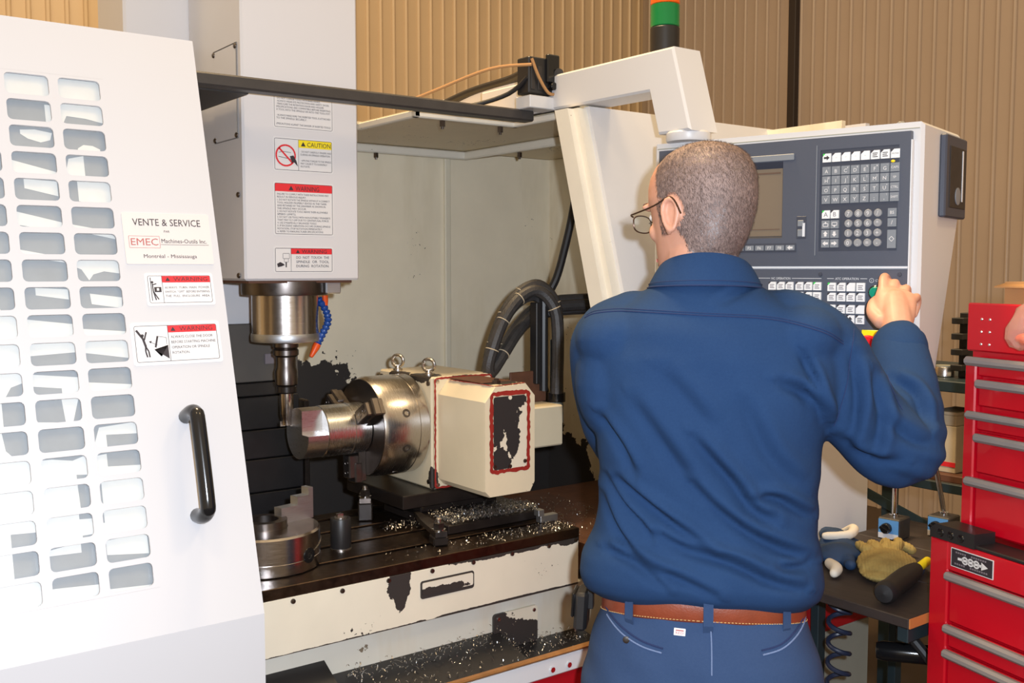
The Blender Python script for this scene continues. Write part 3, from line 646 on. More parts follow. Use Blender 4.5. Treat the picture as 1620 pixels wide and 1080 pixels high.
d.frame(0.023, 0.034, 0.039, 0.046, 0.0008, 1, r=0.001); d.frame(0.026, 0.026, 0.036, 0.034, 0.0007, 1, r=0.0008); d.rect(0.029, 0.014, 0.032, 0.026, 1, 2)
d.poly([(0.008, 0.022), (0.016, 0.026), (0.024, 0.022), (0.027, 0.019), (0.019, 0.016), (0.010, 0.014)], 1, 2)
part(b, 'warning_sticker', ['sticker_white', 'ink', 'sticker_red'], head)

# --- plates, tubes and valve gear on the roof
part(MB().box(1.75, 1.757, 2.31, 2.72, 1.954, 2.078, 0, 0.002), 'roof_screen', ['front_white'])
part(MB().tube([(1.66, 2.02, 2.045), (1.72, 2.2, 2.09), (1.752, 2.35, 2.088), (1.752, 2.55, 2.080), (1.74, 2.75, 2.05)], 0.013, 10, 0, 5), 'roof_hose', ['black_rubber'])
part(MB().tube([(1.575, 2.04, 2.03), (1.56, 2.1, 1.995), (1.50, 2.18, 1.970), (1.44, 2.23, 1.968), (1.38, 2.26, 1.96)], 0.006, 8, 0, 5), 'roof_cable', ['black_rubber'])
part(MB().tube([(1.58, 2.03, 2.06), (1.50, 2.10, 2.05), (1.40, 2.2, 2.00), (1.33, 2.25, 1.965)], 0.004, 8, 0, 5), 'roof_cable', ['cardboard'])
part(MB().box(1.46, 1.49, 2.19, 2.215, 1.960, 1.978, 0, 0.002), 'cable_clamp', ['steel'])
# interior hose hanging from the roof on the right
part(MB().tube([(1.868, 2.2, 1.93), (1.874, 2.2, 1.80), (1.858, 2.2, 1.702), (1.83, 2.2, 1.604), (1.801, 2.2, 1.524), (1.772, 2.21, 1.47)], 0.011, 10, 0, 5), 'coolant_hose', ['black_rubber'])
part(MB().cyl((1.8745, 2.2, 1.78), (1.873, 2.2, 1.83), 0.0135, n=12), 'hose_fitting', ['steel'])

# --- arm that carries the control console
b = MB()
AX0, AX1 = 1.65, 1.742
ap = [(2.35, 2.042), (1.612, 2.042), (1.556, 1.853), (1.656, 1.853), (1.686, 1.953), (2.35, 1.957)]
n = len(ap)
def inset(pts, d):
    out = []
    for i in range(len(pts)):
        a, p, c = Vector(pts[i-1]), Vector(pts[i]), Vector(pts[(i+1) % len(pts)])
        e1, e2 = (p-a).normalized(), (c-p).normalized(); n1, n2 = Vector((-e1.y, e1.x)), Vector((-e2.y, e2.x)); k = (n1+n2); k = k/max(0.2, k.dot(n1)); out.append(tuple(p+k*d))
    return out
ins = inset(ap, 0.005)
if abs(sum(ins[i][0]*ins[(i+1) % n][1]-ins[(i+1) % n][0]*ins[i][1] for i in range(n))) > abs(sum(ap[i][0]*ap[(i+1) % n][1]-ap[(i+1) % n][0]*ap[i][1] for i in range(n))): ins = inset(ap, -0.005)
b.loft([[V(AX0, y, z) for y, z in ins], [V(AX0+0.005, y, z) for y, z in ap], [V(AX1-0.005, y, z) for y, z in ap], [V(AX1, y, z) for y, z in ins]])
arm = part(b, 'console_arm', ['white_paint'], None, 30)
part(MB().box(1.66, 1.74, 1.95, 2.3, 1.953, 1.958), 'arm_shim', ['black_satin'], arm)
part(MB().lathe((1.694, 1.603, 1.834), (0, 0, 1), [(0.048, 0), (0.050, 0.004), (0.050, 0.018), (0.047, 0.022)], 36), 'arm_swivel', ['white_paint'], arm)

# ================================================================== THINGS IN THE MACHINE
# --- end mill in its holder
t = thing('end_mill_holder', (SX, SY, 1.165), 'slender steel end mill in its tool holder under the spindle nose', 'milling tool')
MB().lathe((SX, SY, 0), (0, 0, 1), [(0.020, 1.262), (0.027, 1.268), (0.028, 1.30), (0.024, 1.31), (0.024, 1.335), (0.031, 1.340), (0.031, 1.352), (0.027, 1.356), (0.031, 1.360), (0.031, 1.3715)], 28).build('holder_body', ['steel_dark'], t)
MB().lathe((SX, SY, 0), (0, 0, 1), [(0.018, 1.245), (0.0235, 1.249), (0.0235, 1.262), (0.021, 1.264)], 24).build('collet_nut', ['iron_dark'], t)
b = MB().lathe((SX, SY, 0), (0, 0, 1), [(0.013, 1.167), (0.0135, 1.185), (0.0165, 1.19), (0.0165, 1.246)], 20); b.box(SX+0.004, SX+0.0165, SY-0.010, SY-0.002, 1.164, 1.176, 0); b.box(SX-0.0165, SX-0.004, SY+0.002, SY+0.010, 1.164, 1.176, 0)
b.build('cutter', ['steel_turned_z'], t)

# --- rotary indexer with its chuck
IX, IY, IZ = 1.345, 2.268, 1.15
RO = (1.44, 2.2, TZ)
worn('indexer_paint', srgb(222, 208, 178), srgb(52, 46, 42), [(1.36, 2.2, 1.28, .05, .05, .02), (1.352, 2.30, 1.275, .02, .05, .03), (1.352, 2.14, 1.02, .012, .02, .03), (1.45, 2.05, 1.275, .07, .12, .006)], 0.38, 60, 0.6, speck=0.06, origin=RO)
worn('indexer_nameplate', srgb(224, 214, 192), srgb(44, 42, 42), [(1.425, 1.93, 1.215, .042, .2, .055), (1.445, 1.93, 1.15, .02, .2, .05), (1.40, 1.93, 1.175, .02, .2, .05), (1.408, 1.93, 1.092, .03, .2, .030), (1.445, 1.93, 1.235, .05, .2, .02)], 0.4, 75, 0.65, origin=RO)
ix = thing('rotary_indexer', RO, 'cream rotary indexer with red outlines and a big steel three-jaw chuck', 'indexer')
body = MB().box(1.35, 1.535, 2.142, 2.405, 0.993, 1.279, 0, 0.004).build('housing', ['indexer_paint'], ix)
endp = [(1.364, 1.022), (1.379, 1.007), (1.500, 1.007), (1.514, 1.030), (1.514, 1.244), (1.486, 1.275), (1.394, 1.272), (1.364, 1.236)]
b = MB().loft([[V(x, 2.142, z) for x, z in endp], [V(x, 1.934, z) for x, z in endp], [V(1.439+(x-1.439)*.985, 1.930, 1.14+(z-1.14)*.99) for x, z in endp]])
cov = b.build('motor_cover', ['indexer_paint'], ix, 25)
MB().box(1.354, 1.53, 2.134, 2.143, 0.997, 1.2775, 0, 0.002).build('cover_flange', ['indexer_paint'], ix)
def wob(d, x0, y0, x1, y1, w, seed, mat=0):
    r = random.Random(seed); p = []
    base = rr(x0, y0, x1, y1, 0.007, 3); base.append(base[0])
    outer = []; inner = []
    for (a, c), (e, g) in zip(base, base[1:]):
        L_ = math.hypot(e-a, g-c); n = max(1, int(L_/0.006)); nx, ny = (g-c)/L_, -(e-a)/L_
        for i in range(n):
            tt = i/n; x = a+(e-a)*tt; y = c+(g-c)*tt
            outer.append((x+nx*w*r.uniform(.3, .7), y+ny*w*r.uniform(.3, .7))); inner.append((x-nx*w*r.uniform(.3, .7), y-ny*w*r.uniform(.3, .7)))
    n = len(outer)
    for i in range(n): d.poly([outer[i], outer[(i+1) % n], inner[(i+1) % n], inner[i]], mat, 2)
b = MB(); d = Decal(b, (1.38, 1.930, 1.064), (1, 0, 0), (0, 0, 1), 0.0004); wob(d, 0.003, 0.003, 0.113, 0.190, 0.010, 5); b.build('red_outline', ['red_line'], cov)
b = MB().prism([(x, 1.9299, z) for x, z in rr(1.389, 1.072, 1.487, 1.247, 0.006)], (0, -0.0009, 0)); b.build('end_plate', ['indexer_nameplate'], cov)
for x, z in ((1.437, 1.243), (1.392, 1.08), (1.437, 1.077), (1.482, 1.085)):
    MB().lathe((x, 1.929, z), (0, -1, 0), [(0.005, 0), (0.005, 0.002), (0.002, 0.0022)], 10).build('plate_screw', ['cream_plain' if z > 1.2 else 'steel_dark'], cov)
b = MB(); d = Decal(b, (1.354, 2.134, 0.997), (1, 0, 0), (0, 0, 1)); wob(d, 0.001, 0.0015, 0.175, 0.279, 0.005, 9)
b.build('red_outline', ['red_line'], ix)
b = MB()
r = random.Random(4)
for p0, p1 in (((1.39, 2.125), (1.395, 1.935)), ((1.395, 1.935), (1.485, 1.935))):
    for i in range(20):
        a, c = i/20, (i+1)/20; w_ = r.uniform(.002, .005)
        x0, y0, x1, y1 = p0[0]+(p1[0]-p0[0])*a, p0[1]+(p1[1]-p0[1])*a, p0[0]+(p1[0]-p0[0])*c, p0[1]+(p1[1]-p0[1])*c
        dx, dy = (x1-x0), (y1-y0); L_ = math.hypot(dx, dy); nx, ny = -dy/L_*w_, dx/L_*w_
        def tz(x): return 1.2727+(x-1.394)*0.0326
        b.add([(x0-nx, y0-ny, tz(x0)), (x1-nx, y1-ny, tz(x1)), (x1+nx, y1+ny, tz(x1)), (x0+nx, y0+ny, tz(x0))], [(0, 1, 2, 3)])
b.build('red_outline', ['red_line'], ix)
MB().lathe((1.43, 1.975, 1.273), (0, 0, 1), [(0.011, 0), (0.011, 0.008), (0.007, 0.009), (0.007, 0.012)], 6).build('cover_bolt', ['steel_dark'], ix)
MB().box(1.395, 1.485, 1.99, 2.13, 1.2735, 1.2765, 0, 0.001).build('cover_top_plate', ['rust_brown'], ix)
for x, y in ((1.372, 2.345), (1.372, 2.19)):
    e = MB().lathe((x, y, 1.279), (0, 0, 1), [(0.013, 0), (0.013, 0.005), (0.008, 0.007), (0.007, 0.013)], 16)
    ring = [V(x, y, 1.279+0.026) + V(0.6, -0.8, 0)*0.0155*math.cos(a) + V(0, 0, 1)*0.0155*math.sin(a) for a in [2*math.pi*i/24 for i in range(24)]]
    e.tube(ring, 0.0046, 8, closed=True); e.build('eye_bolt', ['steel'], ix)
for y, z in ((2.155, 1.262), (2.155, 1.012), (2.39, 1.262)):
    MB().lathe((1.35, y, z), (-1, 0, 0), [(0.006, 0), (0.006, 0.004), (0.003, 0.0042)], 10).build('housing_screw', ['steel_dark'], ix)
for x, z in ((1.362, 1.268), (1.362, 1.006)):
    MB().lathe((x, 2.134, z), (0, -1, 0), [(0.005, 0), (0.005, 0.003), (0.002, 0.0032)], 10).build('housing_screw', ['steel'], ix)
b = MB().box(1.255, 1.56, 2.125, 2.42, 0.957, 0.992, 0, 0.002).box(1.315, 1.55, 2.14, 2.40, TZ+0.022, 0.957, 0, 0.002).box(1.30, 1.59, 1.99, 2.30, TZ+0.0005, TZ+0.022, 0, 0.002); b.build('riser_plate', ['iron_dark'], ix)
MB().box(1.537, 1.712, 2.06, 2.15, 1.082, 1.190, 0, 0.004).build('connector_box', ['indexer_paint'], ix)
MB().box(1.60, 1.722, 2.145, 2.153, 1.19, 1.275, 0, 0.002).build('cable_guard', ['rust_brown'], ix)
# chuck
b = MB().lathe((IX, IY, IZ), (-1, 0, 0), [(0.128, 0.0), (0.128, 0.026), (0.1265, 0.027), (0.1265, 0.029), (0.128, 0.030), (0.128, 0.112), (0.122, 0.126), (0.045, 0.126), (0.03, 0.128)], 64)
ck = b.build('chuck_body', ['steel_turned'], ix)
MB().lathe((IX, IY, IZ), (-1, 0, 0), [(0.121, 0.1262), (0.121, 0.1275), (0.04, 0.1275)], 64).build('chuck_face', ['steel_dark'], ix)
for a in (200, 245, 160, 290):
    dv = V(0, math.cos(math.radians(a)), math.sin(math.radians(a)))
    MB().lathe(V(IX-0.065, IY, IZ)+dv*0.1265, dv, [(0.011, 0), (0.011, 0.002), (0.006, 0.002), (0.004, 0.0005)], 12).build('chuck_key_socket', ['steel_dark'], ck)
for a in (-92, 30, 150):
    ra = math.radians(a); dv = V(0, math.cos(ra), math.sin(ra)); tv = V(0, -math.sin(ra), math.cos(ra)); xv = V(-1, 0, 0)
    c0 = V(IX-0.128, IY, IZ)
    j = MB().obox(c0+dv*0.090+xv*0.008, (dv, tv, xv), (0.045, 0.021, 0.010), 0, 0.002)
    j.obox(c0+dv*0.096+xv*0.030, (dv, tv, xv), (0.030, 0.018, 0.014), 0, 0.003).obox(c0+dv*0.112+xv*0.020, (dv, tv, xv), (0.026, 0.023, 0.010), 0, 0.003)
    for k in (0.088, 0.112): j.lathe(c0+dv*k+xv*0.043, xv, [(0.009, 0), (0.009, 0.002), (0.005, 0.002), (0.004, 0.0)], 12)
    j.build('chuck_jaw', ['steel_dark'], ix)
# cables from the connector
def pt(x, y, z): return V(x, y, z)
b = MB(); c = MB()
loop = [pt(1.738, 2.12, 1.22), pt(1.742, 2.12, 1.36), pt(1.737, 2.13, 1.45), pt(1.697, 2.15, 1.497), pt(1.642, 2.16, 1.478), pt(1.588, 2.16, 1.42), pt(1.552, 2.16, 1.345), pt(1.543, 2.165, 1.30), pt(1.558, 2.17, 1.287), pt(1.603, 2.18, 1.33), pt(1.665, 2.2, 1.385), pt(1.74, 2.22, 1.43), pt(1.84, 2.22, 1.452), pt(2.1, 2.18, 1.455)]
for dx, dz, r_ in ((-0.0105, 0.0, 0.0165), (0.0105, 0.002, 0.0165)):
    b.tube([p+V(dx, dx*1.2, dz+dx*.6) for p in loop], r_, 10, 0, 6)
b.tube([p+V(0.0, 0.012, -0.022) for p in loop[2:]], 0.0135, 8, 0, 6)
b.build('power_cable', ['cable_rib'] if 'cable_rib' in M else ['black_rubber'], ix)
b = MB().tube([(1.708, 2.14, 1.22), (1.708, 2.14, 1.47)], 0.012, 10).box(1.676, 1.692, 2.13, 2.16, 1.24, 1.46, 0, 0.002); b.build('cable_duct', ['black_satin'], ix)
b = MB().cyl((1.738, 2.12, 1.19), (1.738, 2.12, 1.36), 0.0185, n=16, bev=0.003); b.cyl((1.738, 2.12, 1.19), (1.738, 2.12, 1.215), 0.024, n=16); b.build('cable_plug', ['black_gloss'], ix)
MB().cyl((1.736, 2.12, 1.13), (1.736, 2.12, 1.19), 0.020, n=16, bev=0.004).build('plug_body', ['panel_grey'], ix)
for k in (2, 4, 5, 6, 9):
    p = loop[k]; q = loop[k+1]-loop[k-1]
    q.normalize(); e1 = V(1, 1.2, .6); e1 = (e1-q*e1.dot(q)).normalized(); e2 = q.cross(e1)
    for sx_ in (-1, 1):
        c_ = p+V(.0105, .0126, .0063)*sx_
        MB().tube([c_ + (e1*math.cos(a)+e2*math.sin(a))*0.0172 for a in [2*math.pi*i/18 for i in range(18)]], 0.0015, 6, closed=True).build('cable_tie', ['box_beige'], ix)

# --- workpiece
wp = thing('workpiece', (1.05, IY, IZ-0.064), 'round aluminium bar held in the big chuck, its end milled flat', 'workpiece')
b = MB().lathe((IX-0.128-0.0015, IY, IZ), (-1, 0, 0), [(0.064, 0), (0.064, 0.035), (0.0655, 0.036), (0.0655, 0.044), (0.064, 0.045), (0.064, 0.116), (0.062, 0.118), (0.0, 0.1181)], 56); b.build('bar', ['aluminium'], wp)
n = 48; ring = []
for i in range(n):
    a = 2*math.pi*i/n; y = 0.0625*math.cos(a); z = 0.0625*math.sin(a)
    if z >= 0.004 and y < -0.026: continue
    if abs(z) < 0.004 and y < 0: ring += [(-0.026, 0.0568), (-0.026, 0.0), (-0.0622, 0.0)]; continue
    ring.append((y, z))
b = MB().loft([[V(IX-0.247, IY+y, IZ+z) for y, z in ring], [V(1.044, IY+y, IZ+z) for y, z in ring]]); b.build('milled_end', ['aluminium_milled'], wp, 25)

# --- loose chuck lying on the table
lc = thing('chuck', (0.855, 2.03, TZ), 'steel three-jaw chuck lying face up on the table beside the door', 'chuck')
R_ = 0.118
MB().lathe((0.855, 2.03, TZ), (0, 0, 1), [(R_-.004, 0), (R_, 0.003), (R_, 0.026), (R_-.001, 0.027), (R_, 0.028), (R_, 0.078), (R_-.004, 0.082), (0.05, 0.082), (0.045, 0.078), (0.028, 0.078), (0.028, 0.03)], 64).build('body', ['steel_turned_z'], lc)
MB().lathe((0.855, 2.03, TZ), (0, 0, 1), [(0.048, 0.078), (0.048, 0.098), (0.030, 0.098), (0.030, 0.080)], 32).build('bore_ring', ['steel_dark'], lc)
a = math.radians(-63); dv = V(math.cos(a), math.sin(a), 0); c0 = V(0.855, 2.03, TZ+0.034)+dv*(R_-0.001)
MB().lathe(c0, dv, [(0.0165, 0), (0.0165, 0.002), (0.008, 0.0025), (0.006, 0.001), (0.0, 0.001)], 24).build('key_socket', ['black_gloss'], lc)
b = MB(); prev = None
pts = []
for i in range(16):
    aa = math.radians(-55+i*3.2); pts.append(V(0.855+R_*math.cos(aa), 2.03+R_*math.sin(aa), TZ+0.040+0.012*min(1, i/9)))
b.tube(pts, 0.0016, 6); b.build('edge_groove', ['steel'], lc)
for k, (aa, m_) in enumerate(((12, 'soft_jaw'), (132, 'rust_brown'), (252, 'rust_brown'))):
    a = math.radians(aa); dv = V(math.cos(a), math.sin(a), 0); tv = V(-math.sin(a), math.cos(a), 0); c0 = V(0.855, 2.03, TZ+0.082)
    if k == 0:
        j = MB().prism([c0+dv*x+tv*(-0.013)+V(0, 0, z) for x, z in ((0.035, 0.0), (0.120, 0.0), (0.120, 0.068), (0.108, 0.068), (0.108, 0.052), (0.078, 0.052), (0.078, 0.034), (0.035, 0.034))], tv*0.026)
        j.obox(c0+dv*0.123+V(0, 0, -0.02), (dv, tv, (0, 0, 1)), (0.004, 0.008, 0.012))
        j.build('jaw', ['soft_jaw'], lc)
    elif k == 1:
        j = MB().obox(c0+dv*0.082+V(0, 0, 0.012), (dv, tv, (0, 0, 1)), (0.038, 0.014, 0.012), 0, 0.002)
        for i in range(4): j.cyl(c0+dv*0.09+V(0, 0, 0.024+0.011*i), c0+dv*0.09+V(0, 0, 0.031+0.011*i), 0.019, n=16, bev=0.002)
        j.build('jaw', ['rust_brown'], lc)

# --- black set-up cylinder
t = thing('setup_cylinder', (1.042, 2.042, TZ), 'small black cylinder standing on the table right of the loose chuck', 'cylinder')
MB().lathe((1.042, 2.042, TZ), (0, 0, 1), [(0.0225, 0), (0.0235, 0.002), (0.0235, 0.068), (0.022, 0.071), (0.0, 0.071)], 32).build('body', ['black_satin'], t)
MB().lathe((1.042, 2.042, TZ), (0, 0, 1), [(0.0145, 0.071), (0.0145, 0.0725), (0.0, 0.0726)], 20).box(1.033, 1.047, 2.038, 2.047, TZ+0.0715, TZ+0.081).build('top_screw', ['steel'], t)
MB().lathe((1.042, 2.042, TZ), (0, 0, 1), [(0.0245, 0.0002), (0.0245, 0.003), (0.0235, 0.0035)], 32).build('foot_ring', ['steel'], t)

# --- clamps
def clamp(x, y, h, tx, ty, label):
    t = thing('strap_clamp', (x, y, TZ), label, 'clamp', None, 'strap clamps on the machine table')
    u = V(tx-x, ty-y, 0); L_ = u.length; u.normalize(); v = V(-u.y, u.x, 0)
    MB().obox((x, y, TZ+0.0005+h*.3), (u, v, (0, 0, 1)), (0.020, 0.018, h*.3), 0, 0.003).build('block', ['iron_dark'], t)
    z = TZ+h*.6+0.001
    b = MB().prism([V(x, y, z)+u*a_+v*c_ for a_, c_ in ((-0.022, -0.014), (L_*.55, -0.014), (L_, -0.006), (L_, 0.006), (L_*.55, 0.014), (-0.022, 0.014))], (0, 0, 0.012)); b.build('strap', ['steel_dark'], t)
    MB().lathe((x, y, z+0.0125), (0, 0, 1), [(0.017, 0), (0.017, 0.003), (0.0165, 0.0032)], 20).build('washer', ['chrome'], t)
    MB().lathe((x, y, z+0.016), (0, 0, 1), [(0.0135, 0), (0.0135, 0.013), (0.011, 0.0145)], 6).build('nut', ['iron_dark'], t)
    MB().lathe((x, y, z+0.030), (0, 0, 1), [(0.007, 0), (0.007, 0.008), (0.005, 0.010)], 14).build('stud', ['steel'], t)
clamp(1.238, 1.937, 0.035, 1.29, 2.118, 'dark strap clamp near the table front edge, in front of the indexer')
clamp(1.215, 2.245, 0.075, 1.255, 2.32, 'taller strap clamp with shiny washer standing below the chuck jaw')
b = MB().prism([(1.545, 1.945, TZ+0.0005), (1.61, 1.935, TZ+0.0005), (1.612, 1.955, TZ+.0005), (1.545, 1.965, TZ+.0005)], (0, 0, 0.014))
b = MB().box(1.545, 1.60, 1.945, 1.965, TZ+0.0005, TZ+0.018, 0, 0.001).box(1.538, 1.556, 1.945, 1.965, TZ+0.018, TZ+0.034, 0, 0.001)
tag(b.build('angle_block', ['soft_jaw'], None, 35, (1.57, 1.955, TZ)), 'small grey L-shaped block lying on the right end of the table', 'block')

# --- chips
def chips(name, n, fn, seed, label):
    r = random.Random(seed); vs_ = []; fs = []
    for i in range(n):
        p = Vector(fn(r)); a = r.uniform(0, 6.28); L_ = r.uniform(0.003, 0.011)*(1+1.2*(r.random()<.06)); w_ = r.uniform(0.0004, 0.0011); up = r.uniform(0.0, 0.7)
        u = V(math.cos(a), math.sin(a), up*0.6).normalized(); v = V(-math.sin(a), math.cos(a), r.uniform(-.6, .6)).normalized()
        k = len(vs_); cu = r.uniform(0.001, 0.004)
        for j in range(4):
            q = p+u*L_*(j/3-.5)+V(0, 0, cu*(1-(2*j/3-1)**2)); vs_ += [tuple(q-v*w_), tuple(q+v*w_)]
        fs += [(k+2*j, k+2*j+1, k+2*j+3, k+2*j+2) for j in range(3)]
    me = bpy.data.meshes.new(name); me.from_pydata(vs_, [], fs); me.materials.append(M['chip_metal']); o = bpy.data.objects.new(name, me); COL.objects.link(o)
    o['kind'] = 'stuff'; o['label'] = label; o['category'] = 'metal chips'; return o
def c1(r):
    x = r.gauss(1.44, 0.09); x = min(max(x, 1.32), 1.57); y = min(max(r.gauss(2.03, 0.035), 1.995), 2.12); return (x, y, TZ+0.024+abs(r.gauss(0, 0.006)))
chips('metal_chips', 2200, c1, 1, 'bright curled metal chips heaped on the table in front of the indexer')
def c2(r):
    x = r.uniform(0.95, 1.6); y = r.uniform(1.66, 1.87)
    s_ = (y-1.64)/0.245; z = 0.62+0.08*s_ if x < 1.37 else 0.615+0.04*s_; return (x, y if r.random() < .5 else 1.82+r.uniform(0, .05), z+0.006+abs(r.gauss(0, .005)) + (0.01 if y > 1.8 else 0))
chips('metal_chips', 1300, c2, 2, 'metal chips strewn over the black chip pan below the table')
def c3(r):
    if r.random() < .45: return (1.6-abs(r.gauss(0, .2)), r.uniform(1.865, 1.94), TZ+0.003)
    if r.random() < .4: return (r.uniform(1.19, 1.34), r.uniform(2.08, 2.13), TZ+0.004+abs(r.gauss(0, .01)))
    return (r.uniform(1.64, 1.88), r.uniform(1.88, 2.3), 0.879+abs(r.gauss(0, .004)))
chips('metal_chips', 700, c3, 3, 'fine metal chips scattered along the front and right end of the table')

# --- signal tower and valve block on the roof
t = thing('signal_tower', (2.067, 2.05, 1.954), 'round signal light with amber and green lenses on a black base', 'signal light')
MB().lathe((2.067, 2.05, 0), (0, 0, 1), [(0.05, 1.955), (0.05, 1.965), (0.022, 1.972), (0.022, 2.09), (0.040, 2.10), (0.041, 2.218), (0.038, 2.222)], 32).build('base', ['black_satin'], t)
MB().lathe((2.067, 2.05, 0), (0, 0, 1), [(0.038, 2.222), (0.0405, 2.224), (0.0405, 2.281), (0.038, 2.283)], 32).build('lens', ['lens_green'], t)
MB().lathe((2.067, 2.05, 0), (0, 0, 1), [(0.038, 2.2835), (0.0405, 2.286), (0.0405, 2.344), (0.038, 2.346)], 32).build('lens', ['lens_amber'], t)
MB().lathe((2.067, 2.05, 0), (0, 0, 1), [(0.040, 2.3465), (0.041, 2.36), (0.03, 2.372), (0.0, 2.374)], 32).build('cap', ['black_satin'], t)
t = thing('valve_block', (1.625, 2.06, 1.954), 'black valve block on a white bracket at the end of the top rail', 'valve')
MB().box(1.575, 1.672, 2.03, 2.09, 1.9545, 1.986, 0, 0.002).build('bracket', ['white_paint'], t)
MB().box(1.575, 1.660, 2.035, 2.085, 1.990, 2.082, 0, 0.003).build('body', ['black_satin'], t)
MB().box(1.628, 1.668, 2.025, 2.037, 2.02, 2.092, 0, 0.003).box(1.66, 1.668, 2.04, 2.08, 2.0, 2.07, 0, 0.002).build('solenoid', ['black_gloss'], t)
MB().cyl((1.645, 2.018, 2.012), (1.645, 2.036, 2.012), 0.010, n=14, bev=0.002).build('knob', ['black_gloss'], t)
MB().tube([(1.580, 2.03, 2.075), (1.60, 2.026, 2.03), (1.632, 2.028, 1.995), (1.66, 2.03, 1.995)], 0.004, 8, 0, 4).build('strap', ['cardboard'], t)
for x in (1.588, 1.61): MB().box(x-0.006, x+0.006, 2.033, 2.036, 2.00, 2.06, 0, 0.001).build('port', ['black_dirty'], t)

# ================================================================== CONTROL CONSOLE
CA = V(1.662+.0087, 1.683+.0023, 1.30); CRZ = math.atan2(-0.967, 0.255)
cs = thing('control_console', CA, 'grey and white control console with screen, letter keys and number keys', 'control panel', CRZ)
def cz(z): return z-1.30
side = [(0.0, 1.325), (0.0, 1.835), (0.255, 1.835), (0.255, 1.655), (0.115, 1.325)]
ins_ = [(0.006, 1.331), (0.006, 1.829), (0.249, 1.829), (0.249, 1.657), (0.112, 1.331)]
b = MB().loft([[V(0.0, y, cz(z)) for y, z in ins_], [V(0.006, y, cz(z)) for y, z in side], [V(0.592, y, cz(z)) for y, z in side], [V(0.598, y, cz(z)) for y, z in ins_]])
hs = b.build('housing', ['white_paint'], cs, 25)
MB().cyl((0.535, 0.06, cz(1.8345)), (0.535, 0.06, cz(1.846)), 0.009, n=12, bev=0.002).build('eye_plug', ['chrome'], cs)
MB().box(0.008, 0.590, -0.001, 0.002, cz(1.822), cz(1.824)).build('top_seam', ['panel_grey'], cs)
# fascia: upper sheet with the screen opening, lower sheet
b = MB()
def fs_(x0, x1, z0, z1, y0=-0.014, y1=0.0, m=0): b.box(x0, x1, y0, y1, cz(z0), cz(z1), m)
fs_(0.02, 0.060, 1.556, 1.817); fs_(0.318, 0.398, 1.556, 1.817); fs_(0.060, 0.318, 1.775, 1.817); fs_(0.060, 0.318, 1.556, 1.615); fs_(0.556, 0.578, 1.556, 1.817); fs_(0.398, 0.556, 1.792, 1.817); fs_(0.398, 0.556, 1.556, 1.586)
b.build('upper_fascia', ['fascia'], cs)
MB().box(0.398, 0.556, -0.0112, 0.0, cz(1.586), cz(1.792)).build('keypad_bed', ['fascia_dark'], cs)
MB().box(0.02, 0.578, -0.014, 0.0, cz(1.345), cz(1.550)).build('lower_fascia', ['fascia'], cs)
MB().box(0.02, 0.578, -0.0145, 0.0, cz(1.5515), cz(1.5545)).build('divider_strip', ['fascia_line'], cs)
MB().box(0.5785, 0.581, -0.0145, 0.0, cz(1.345), cz(1.80)).build('edge_strip', ['fascia_line'], cs)
MB().box(0.390, 0.3915, -0.0152, -0.013, cz(1.578), cz(1.802)).build('groove_strip', ['key_grey'], cs)
MB().box(0.06, 0.343, -0.0185, -0.014, cz(1.776), cz(1.789), 0, 0.001).build('visor_bar', ['key_grey'], cs)
# screen set back behind a sloped frame
b = MB()
o_ = [(0.060, 1.615), (0.318, 1.615), (0.318, 1.775), (0.060, 1.775)]; i_ = [(0.072, 1.620), (0.312, 1.620), (0.312, 1.762), (0.072, 1.762)]
b.add([(x, -0.014, cz(z)) for x, z in o_]+[(x, -0.0015, cz(z)) for x, z in i_], [(k, (k+1) % 4, 4+(k+1) % 4, 4+k) for k in range(4)]); b.build('screen_frame', ['fascia_dark'], cs)
n_ = 8; b = MB(); g = [[V(0.072+0.24*i/n_, -0.0015-0.0045*(1-((i/n_-.5)*2)**2)*(1-((j/n_-.5)*2)**2), cz(1.620+0.142*j/n_)) for i in range(n_+1)] for j in range(n_+1)]
b.add([p for r in g for p in r], [(j*(n_+1)+i, j*(n_+1)+i+1, (j+1)*(n_+1)+i+1, (j+1)*(n_+1)+i) for j in range(n_) for i in range(n_)]); b.build('screen', ['crt'], cs)
MB().box(0.12, 0.308, -0.0042, -0.0030, cz(1.751), cz(1.754)).box(0.08, 0.308, -0.0042, -0.0030, cz(1.6335), cz(1.635)).build('screen_line', ['crt_bar'], cs)
